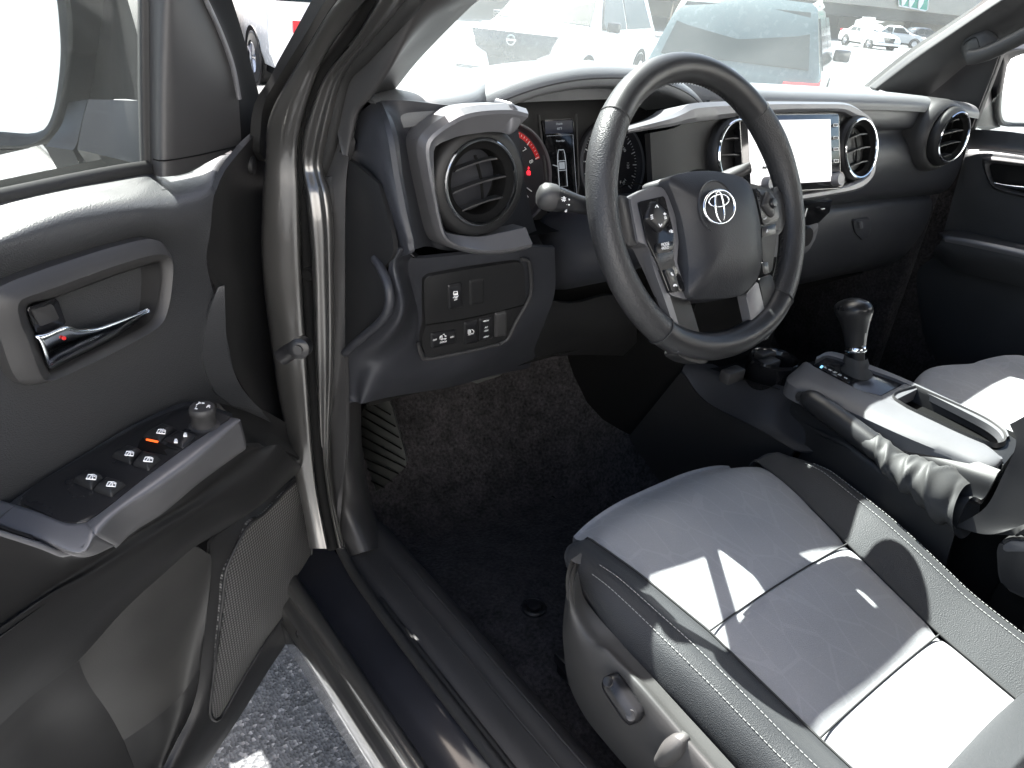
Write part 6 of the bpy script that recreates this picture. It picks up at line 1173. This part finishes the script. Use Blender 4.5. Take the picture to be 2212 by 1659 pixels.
def make_car(name, label, cat, loc, heading, paint, Lc=4.7, Wc=1.88, Hc=1.70, kind='suv', plate_txt=None, plate_mat=None, group=None, lamps=True, plate_x=0):
    """heading: angle of the car's nose from +Y, clockwise"""
    root = empty(name, loc, label, cat, group)
    a = -heading; R2 = np.array([[math.cos(a), -math.sin(a), 0], [math.sin(a), math.cos(a), 0], [0, 0, 1]])
    w = lambda p: np.asarray(loc) + R2 @ np.asarray(p, float)
    h, l = Hc, Lc / 2
    if kind == 'suv': prof = [(-l, .55, .92), (-l + .02, .95, .97), (-l + .10, 1.06 * h / 1.7, .97), (-l + .42, h * .975, .78), (-l + .75, h, .76), (.1, h * .995, .76), (.55, h * .96, .74), (1.28, 1.10 * h / 1.7, .93), (1.6, 1.06 * h / 1.7, .95), (l - .15, .93, .93), (l - .02, .75, .88), (l, .5, .86)]
    else: prof = [(-l, .5, .88), (-l + .03, .85, .94), (-l + .2, 1.0 * h / 1.45, .95), (-l + .75, 1.03 * h / 1.45, .93), (-l + 1.35, h * .97, .72), (-.3, h, .72), (.2, h * .985, .72), (1.1, 1.0 * h / 1.45, .92), (1.6, .92, .94), (l - .12, .76, .9), (l, .5, .84)]
    P0 = np.array(prof); hw = Wc / 2
    G = []
    yy = cr(P0, 60)
    belt = 1.05 * h / (1.7 if kind == 'suv' else 1.45) * (1 if kind == 'suv' else .9)
    for y, z, k in yy:
        row = []
        for s in np.linspace(-1, 1, 25):
            # crown across the top, sides down to the sill with tumblehome
            row.append((s, y, z, k))
        G.append(row)
    bm = bmesh.new(); rows = []
    for y, z, k in yy:
        kk = hw * k; low = .32
        prof2 = [(-hw * .93, low), (-hw * .985, .5), (-hw, min(.8, z * .9)), (-hw * .985 if z > belt else -kk, min(belt, z * .985)), (-kk * 1.0, z * .97 if z > belt else z * .992), (-kk * .9, z), (0, z + .02), (kk * .9, z), (kk, z * .97 if z > belt else z * .992), (hw * .985 if z > belt else kk, min(belt, z * .985)), (hw, min(.8, z * .9)), (hw * .985, .5), (hw * .93, low)]
        rows.append([w((x, y, zz)) for x, zz in prof2])
    rows = np.array(rows); addgrid(bm, rows); 
    for rr_ in (rows[0], rows[-1]): bm.faces.new([bm.verts.new(p) for p in rr_])
    bmesh.ops.recalc_face_normals(bm, faces=bm.faces[:]); fin('body', bm, paint, root, 35)
    ub = bmesh.new(); addplate(ub, [w(p) for p in ((-hw * .9, -l + .05, .33), (hw * .9, -l + .05, .33), (hw * .9, l - .05, .33), (-hw * .9, l - .05, .33))], .12, 0, n=(0, 0, 1)); fin('underbody', ub, M['dark'], root)
    # glass: rear, front and side panes lie just outside the body on its own slopes
    def pane(nm, pts, out, mat=M['carglass']): return plate(nm, [w(p) for p in pts], .02, mat, root, 0, n=R2 @ np.asarray(out, float))
    rz, fz = h / (1.7 if kind == 'suv' else 1.45), 1
    if kind == 'suv':
        a0, a1 = np.array([-l + .10, 1.09 * rz]), np.array([-l + .40, h * .955]); c0, c1 = np.array([1.24, 1.13 * rz]), np.array([.58, h * .945])
    else:
        a0, a1 = np.array([-l + .80, 1.05 * rz]), np.array([-l + 1.30, h * .955]); c0, c1 = np.array([1.06, 1.02 * rz]), np.array([.24, h * .965])
    nr = unit((0, -(a1[1] - a0[1]), (a1[0] - a0[0]))); nf = unit((0, (c1[1] - c0[1]), (c0[0] - c1[0])))
    off = .012
    pane('rear_window', [(-hw * .84, a0[0] + nr[1] * off, a0[1] + nr[2] * off), (hw * .84, a0[0] + nr[1] * off, a0[1] + nr[2] * off), (hw * .70, a1[0] + nr[1] * off, a1[1] + nr[2] * off), (-hw * .70, a1[0] + nr[1] * off, a1[1] + nr[2] * off)], nr)
    pane('windscreen', [(-hw * .86, c0[0] + nf[1] * off, c0[1] + nf[2] * off), (hw * .86, c0[0] + nf[1] * off, c0[1] + nf[2] * off), (hw * .70, c1[0] + nf[1] * off, c1[1] + nf[2] * off), (-hw * .70, c1[0] + nf[1] * off, c1[1] + nf[2] * off)], nf)
    for s in (-1, 1):
        zt, zb = h * .93, belt + .03
        ks = lambda z: hw * (.985 + (.77 - .985) * (z - belt) / (h * .97 - belt)) + .010
        y0, y1, y2, y3 = a0[0] + .30, -.25, .0, c0[0] - .30
        for ya, yb, sl0, sl1 in ((y0, -.45, .28, 0), (-.37, y3, 0, -.45)):
            pane('side_window', [(s * ks(zb), ya, zb), (s * ks(zb), yb, zb), (s * ks(zt), yb + sl1, zt), (s * ks(zt), ya + sl0, zt)], (s, 0, .3))
        m_b = bmesh.new(); addbox(m_b, (-.11, -.05, -.08), (.11, .05, .08), bev=.03); bmesh.ops.transform(m_b, matrix=Matrix(R2.tolist()).to_4x4(), verts=m_b.verts); bmesh.ops.translate(m_b, vec=V(w((s * (hw + .10), .72, belt + .08))), verts=m_b.verts); fin('door_mirror', m_b, M['p_black'], root)
        for yw in (l - .88, -l + .92):
            rw = .36 if kind == 'suv' else .33
            ax_ = R2 @ np.array([s, 0, 0]); cw_ = w((s * (hw - .20), yw, rw))
            wh = lathe('wheel', cw_, ax_, [(rw * .62, .215), (rw * .66, .225), (rw * .98, .20), (rw, .16), (rw, 0), (rw * .9, -.02)], M['tyre'], root, 30)
            hb_ = bmesh.new(); addlathe(hb_, cw_, ax_, [(rw * .64, .19), (rw * .60, .20), (rw * .52, .17), (.0001, .165)], 30)
            u_, v_, w_ = basis(ax_)
            for k in range(5):
                d = u_ * math.cos(k * 1.2566) + v_ * math.sin(k * 1.2566); addtube(hb_, [cw_ + w_ * .195 + d * .04, cw_ + w_ * .20 + d * rw * .6], .035, 6)
            fin('rim', hb_, M['alloy'], wh, 40)
            lathe('wheel_arch', cw_, ax_, [(rw * 1.02, .20), (rw * 1.22, .208), (rw * 1.22, .19), (rw * 1.0, .15)], M['hard'], root, 30)
        # lamps
        if not lamps: continue
        lb = bmesh.new(); addplate(lb, [w(p) for p in ((s * hw * .99, -l + .30, 1.02 * rz), (s * hw * .985, -l + .02, .98 * rz), (s * hw * .62, -l - .012, .96 * rz), (s * hw * .62, -l - .012, .86 * rz), (s * hw * .93, -l - .012, .80 * rz), (s * hw, -l + .16, .84 * rz))], .05, 0, n=R2 @ np.array([s * .35, -1, .05])); fin('tail_lamp', lb, M['tail'], root)
        hd = bmesh.new(); addplate(hd, [w(p) for p in ((s * hw * .93, l - .25, .84 * rz), (s * hw * .55, l - .03, .80 * rz), (s * hw * .52, l + .0, .70 * rz), (s * hw * .90, l - .10, .72 * rz))], .05, 0, n=R2 @ np.array([s * .5, 1, .2])); fin('headlamp', hd, M['lamp'], root)
    gr = bmesh.new(); addplate(gr, [w(p) for p in ((-hw * .5, l - .01, .78 * rz), (hw * .5, l - .01, .78 * rz), (hw * .36, l + .01, .48), (-hw * .36, l + .01, .48))], .05, .01, n=R2 @ np.array([0, 1, 0])); fin('grille', gr, M['p_black'], root)
    bmp = bmesh.new(); addplate(bmp, [w(p) for p in ((-hw * .8, -l - .01, .42), (hw * .8, -l - .01, .42), (hw * .8, -l - .01, .56), (-hw * .8, -l - .01, .56))], .05, .01, n=R2 @ np.array([0, -1, 0])); fin('bumper', bmp, M['hard'], root)
    if plate_txt is not None:
        pz = .80 * rz if kind == 'suv' else .78
        pp_ = plate('licence_plate', [w(p) for p in ((plate_x + a_, -l - .03, pz + b_) for a_, b_ in ((-.16, -.08), (.16, -.08), (.16, .08), (-.16, .08)))], .01, plate_mat or M['p_white'], root, 0, n=R2 @ np.array([0, -1, 0]))
    return root, w, R2
def emblem3(root, w, R2, c, s, fwd, mat='chrome'):
    n = R2 @ np.array([0, fwd, 0.]); r = R2 @ np.array([-fwd, 0, 0.]); up = np.array([0, 0, 1.]); c = w(c); bm = bmesh.new()
    for cx, cy, a_, b_ in ((0, 0, 1, .69), (0, .26, .65, .25), (0, 0, .27, .65)):
        addtube(bm, [c + r * s * (cx + a_ * math.cos(x)) + up * s * (cy + b_ * math.sin(x)) + n * .012 for x in np.linspace(0, 2 * math.pi, 30)[:-1]], s * .075, 6, closed=True)
    fin('emblem', bm, M[mat], root, 180)
def at(u, v, y): p = PY(u, v, y); return p
# SUV ahead, seen from behind
p0 = PY(1584, 112, 5.05)
HD = math.radians(60)
suv, w_, R_2 = make_car('suv', 'dark teal sport utility vehicle ahead, its tail with red lamps towards the windscreen', 'suv', (p0[0] + 2.36 * math.sin(HD), 5.05 + 2.36 * math.cos(HD), gz(6.0)), HD, M['p_teal'], 4.72, 1.92, 1.72, plate_txt='', plate_mat=M['p_red'])
emblem3(suv, w_, R_2, (0, -2.36, .98), .085, -1)
rr = bmesh.new()
for s in (-1, 1): addtube(rr, [w_((s * .66, y, 1.72 + (.05 if -1.2 < y < .4 else .0))) for y in (-1.5, -1.2, -.4, .4, .6)], .025, 8)
fin('roof_rail', rr, M['p_white'], suv)
# white SUV left of it, nose towards the left
p1 = PY(1110, 42, 9.5); HD1 = math.radians(-118)
lc1 = np.array([p1[0], 9.5, 0]) - 2.4 * np.array([math.sin(HD1), math.cos(HD1), 0])
wsuv, w1, R1 = make_car('suv', 'white sport utility vehicle with black grille and round badge, side on to the windscreen', 'suv', (lc1[0], lc1[1], gz(9.5)), HD1, M['p_white'], 4.8, 1.92, 1.80)
gc = w1((0, 2.41, .95)); n1 = R1 @ np.array([0, 1., 0])
gb = bmesh.new(); addplate(gb, [w1(p) for p in ((-.75, 2.36, 1.06), (.75, 2.36, 1.06), (.62, 2.42, .80), (.35, 2.43, .68), (-.35, 2.43, .68), (-.62, 2.42, .80))], .06, .02, n=n1); fin('grille', gb, M['p_black'], wsuv)
lathe('badge', w1((0, 2.44, .94)), n1, [(.075, 0), (.078, .012), (.062, .014), (.058, .0)], M['chrome'], wsuv, 30)
bb2 = bmesh.new(); addplate(bb2, [w1(p) for p in ((-.085, 2.445, .925), (.085, 2.445, .925), (.085, 2.445, .955), (-.085, 2.445, .955))], .01, 0, n=n1); fin('badge_bar', bb2, M['chrome'], wsuv)
# cars parked under the flyover
k = 0
for (u, v, y, mat, col) in ((1870, 108, 30, 'p_white', 'white'), (1930, 104, 34, 'p_silver', 'silver'), (1985, 100, 36, 'p_black', 'black')):
    q = PY(u, v, y); make_car('parked_car', {'white': 'white parked car in the shade under the flyover, left of the silver one', 'silver': 'silver parked car under the flyover beside the concrete pier', 'black': 'black parked car under the flyover, rightmost of the row'}[col], 'car', (q[0], y, hz(y)), math.radians((205, 150, 120)[k]), M[mat], 4.5, 1.8, 1.48, 'sedan', group='cars parked under the flyover'); k += 1
# beside the truck, seen past the open door
wt = PY(640, 40, 10.5)
HD2 = math.radians(6)
van, w2, R22 = make_car('suv', 'white sport utility vehicle with a red plate, seen between the open door and the pillar', 'suv', (wt[0] + .55 + .33, 10.5 + 2.4, gz(10.5) + .06), HD2, M['p_white'], 4.8, 2.0, 1.85, plate_txt='', plate_mat=M['tail'], lamps=False, plate_x=-.50)
q = PY(545, 70, 13.0)
blk, w3, R33 = make_car('pickup', 'black vehicle with alloy wheels parked beyond the white one', 'car', (q[0] - 1.35, 13.0 + 1.6, gz(13)), math.radians(8), M['p_black'], 5.2, 1.95, 1.8)

# flyover: deck, parapet, piers, caps
fy = 42.0
def fpt(u, v, y=fy): return PY(u, v, y)
FO = empty('flyover', (60, fy, hz(fy)), 'grey concrete highway flyover on piers beyond the parked cars', 'flyover')
zt = fpt(1900, 15)[2]; zb = fpt(1900, 42)[2]
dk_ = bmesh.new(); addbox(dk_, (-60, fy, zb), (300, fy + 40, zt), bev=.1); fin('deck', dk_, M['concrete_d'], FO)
pp2 = bmesh.new(); addbox(pp2, (-60, fy - .3, zt - .05), (260, fy, zt + 2.2), bev=.08); fin('parapet', pp2, M['concrete'], FO)
for u in (1470, 1690, 1880, 2030):
    c = fpt(u, 60, fy + 5); b_ = bmesh.new(); addbox(b_, (c[0] - .8, fy + 4, hz(fy) - 1), (c[0] + .8, fy + 6, zb), bev=.15); addbox(b_, (c[0] - 3.2, fy + 3, zb - 1.3), (c[0] + 3.2, fy + 7, zb), bev=.3); fin('pier', b_, M['concrete'], FO)
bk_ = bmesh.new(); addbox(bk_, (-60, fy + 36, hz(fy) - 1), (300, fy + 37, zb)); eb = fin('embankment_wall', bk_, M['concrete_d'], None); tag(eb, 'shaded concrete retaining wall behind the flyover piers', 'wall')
# green highway sign hung on the parapet
sg = [fpt(*q, fy - .6) for q in (RZ(520, -170), RZ(900, -150), RZ(870, 120), RZ(845, 133), RZ(520, 70))]
sgn = plate('road_sign', sg, .1, M['signgreen'], None, .0); tag(sgn, 'green overhead highway sign hung on the flyover parapet', 'road sign')
s_r, s_u = sg[1] - sg[0], np.array([0, 0, 1.])
tube('sign_border', sg, .07, M['letter'], sgn, 6, closed=True)
for i, (a, b) in enumerate(((590, 5), (680, 25), (790, 45))):
    c = fpt(*RZ(a, b), fy - .72); bm = bmesh.new(); sz = .55
    addplate(bm, [c + unit(s_r) * x * sz + s_u * y_ * sz for x, y_ in ((-.8, .8), (0, .95), (.8, .8), (.9, .1), (.5, -.6), (0, -.95), (-.5, -.6), (-.9, .1))], .05, 0, n=(0, -1, 0)); fin('route_shield', bm, [M['p_white'], M['p_white'], M['p_white']][i], sgn)
# white street name sign on a post
def post_sign(u0, v0, u1, v1, y, label):
    a, b = PY(u0, v0, y), PY(u1, v1, y); r = empty('lot_sign', (b[0], y, hz(y)), label, 'sign')
    tube('post', [(b[0], y, hz(y)), (b[0], y, a[2])], .05, M['alloy'], r, 8)
    return r, a, b
r_, a_, b_ = post_sign(1872, 36, 1862, 96, 14, 'white sign panels on a post left of the flyover pier')
for q in (((1865, 36), (1892, 38), (1885, 86), (1858, 82)), ((1850, 44), (1865, 40), (1862, 60), (1846, 58)), ((1892, 44), (1912, 47), (1890, 52))): plate('sign_panel', [PY(*x, 14) for x in q], .03, M['p_white'], r_, 0)
# trees behind
M['leaf'] = plastic('leaves', (.07, .10, .03), .7, 20, .2); M['bark'] = plastic('bark', (.10, .08, .06), .9, 30, .5, .01)
def tree(x, y, h, seed, label):
    rn = random.Random(seed); z0 = hz(y); r = empty('tree', (x, y, z0), label, 'tree', 'trees beyond the lot'); b = bmesh.new()
    addtube(b, [(x, y, z0), (x + .1, y, z0 + h * .3), (x - .1, y, z0 + h * .6)], [.28, .2, .1], 8)
    for k in range(7):
        t = rn.uniform(.3, .6) * h; aa = rn.uniform(0, 6.28); addtube(b, [(x, y, z0 + t), (x + math.cos(aa) * h * .14, y + math.sin(aa) * h * .14, z0 + t + h * .12), (x + math.cos(aa) * h * .24, y + math.sin(aa) * h * .24, z0 + t + h * .26)], [.09, .06, .02], 5)
    fin('trunk', b, M['bark'], r, 60)
    cs_ = [(x + rn.gauss(0, h * .15), y + rn.gauss(0, h * .15), z0 + h * rn.uniform(.4, .95), h * rn.uniform(.08, .17)) for _ in range(22)]
    vs, fs = [], []
    for _ in range(3200):
        c = rn.choice(cs_); d = unit([rn.gauss(0, 1) for _ in range(3)]) * c[3] * rn.random() ** .4; p = np.array(c[:3]) + d
        u_ = unit([rn.gauss(0, 1) for _ in range(3)]); v_ = unit(np.cross(u_, [rn.gauss(0, 1) for _ in range(3)])); s = h * .018
        k = len(vs); vs += [p - u_ * s, p + v_ * s * .6, p + u_ * s, p - v_ * s * .6]; fs.append((k, k + 1, k + 2, k + 3))
    me = bpy.data.meshes.new('crown'); c0 = np.mean(vs, 0); me.from_pydata([tuple(q - c0) for q in vs], [], fs); me.materials.append(M['leaf']); link('crown', me, r, c0)
for i, (u, y, h, lb) in enumerate(((1385, 34, 9, 'leafy tree behind the white vehicle, left of the flyover'), (1455, 38, 10, 'taller leafy tree just left of the teal vehicle roof'), (560, 60, 9, 'round tree far off past the door frame'))):
    q = PY(u, 40, y); tree(q[0], y, h, 10 + i, lb)

# sunlit white building behind the camera: its wall fills the cabin with light and shows in the touch screen
bld = empty('dealership_building', (8, -15, -.12), 'white building wall with red sign shapes, mirrored in the touch screen', 'building')
M['render_white'] = plastic('white_render', (.8, .79, .77), .8, 30, .1, .01, mottle=.04); M['redpaint'] = plastic('red_sign_paint', (.55, .02, .03), .4, 30, 0)
bm = bmesh.new(); addbox(bm, (-22, -21, -.3), (60, -15, 10), bev=.05); fin('wall', bm, M['render_white'], bld)
lathe('sign_ring', (27.6, -14.97, 7.0), (0, 1, 0), [(.85, -.05), (.85, .05), (.55, .05), (.55, -.05)], M['redpaint'], bld, 40)
bm = bmesh.new()
for x0, x1, z0, z1 in ((24.45, 24.6, 5.35, 5.75), (24.6, 24.8, 5.6, 5.75), (24.95, 25.1, 5.35, 5.75), (25.1, 25.3, 5.62, 5.75), (25.5, 25.75, 5.5, 5.75), (26.6, 26.75, 5.6, 6.2), (26.9, 27.1, 5.6, 6.2), (27.2, 27.3, 5.7, 6.1)): addbox(bm, (x0, -15.04, z0), (x1, -14.9, z1))
fin('sign_block', bm, M['redpaint'], bld)
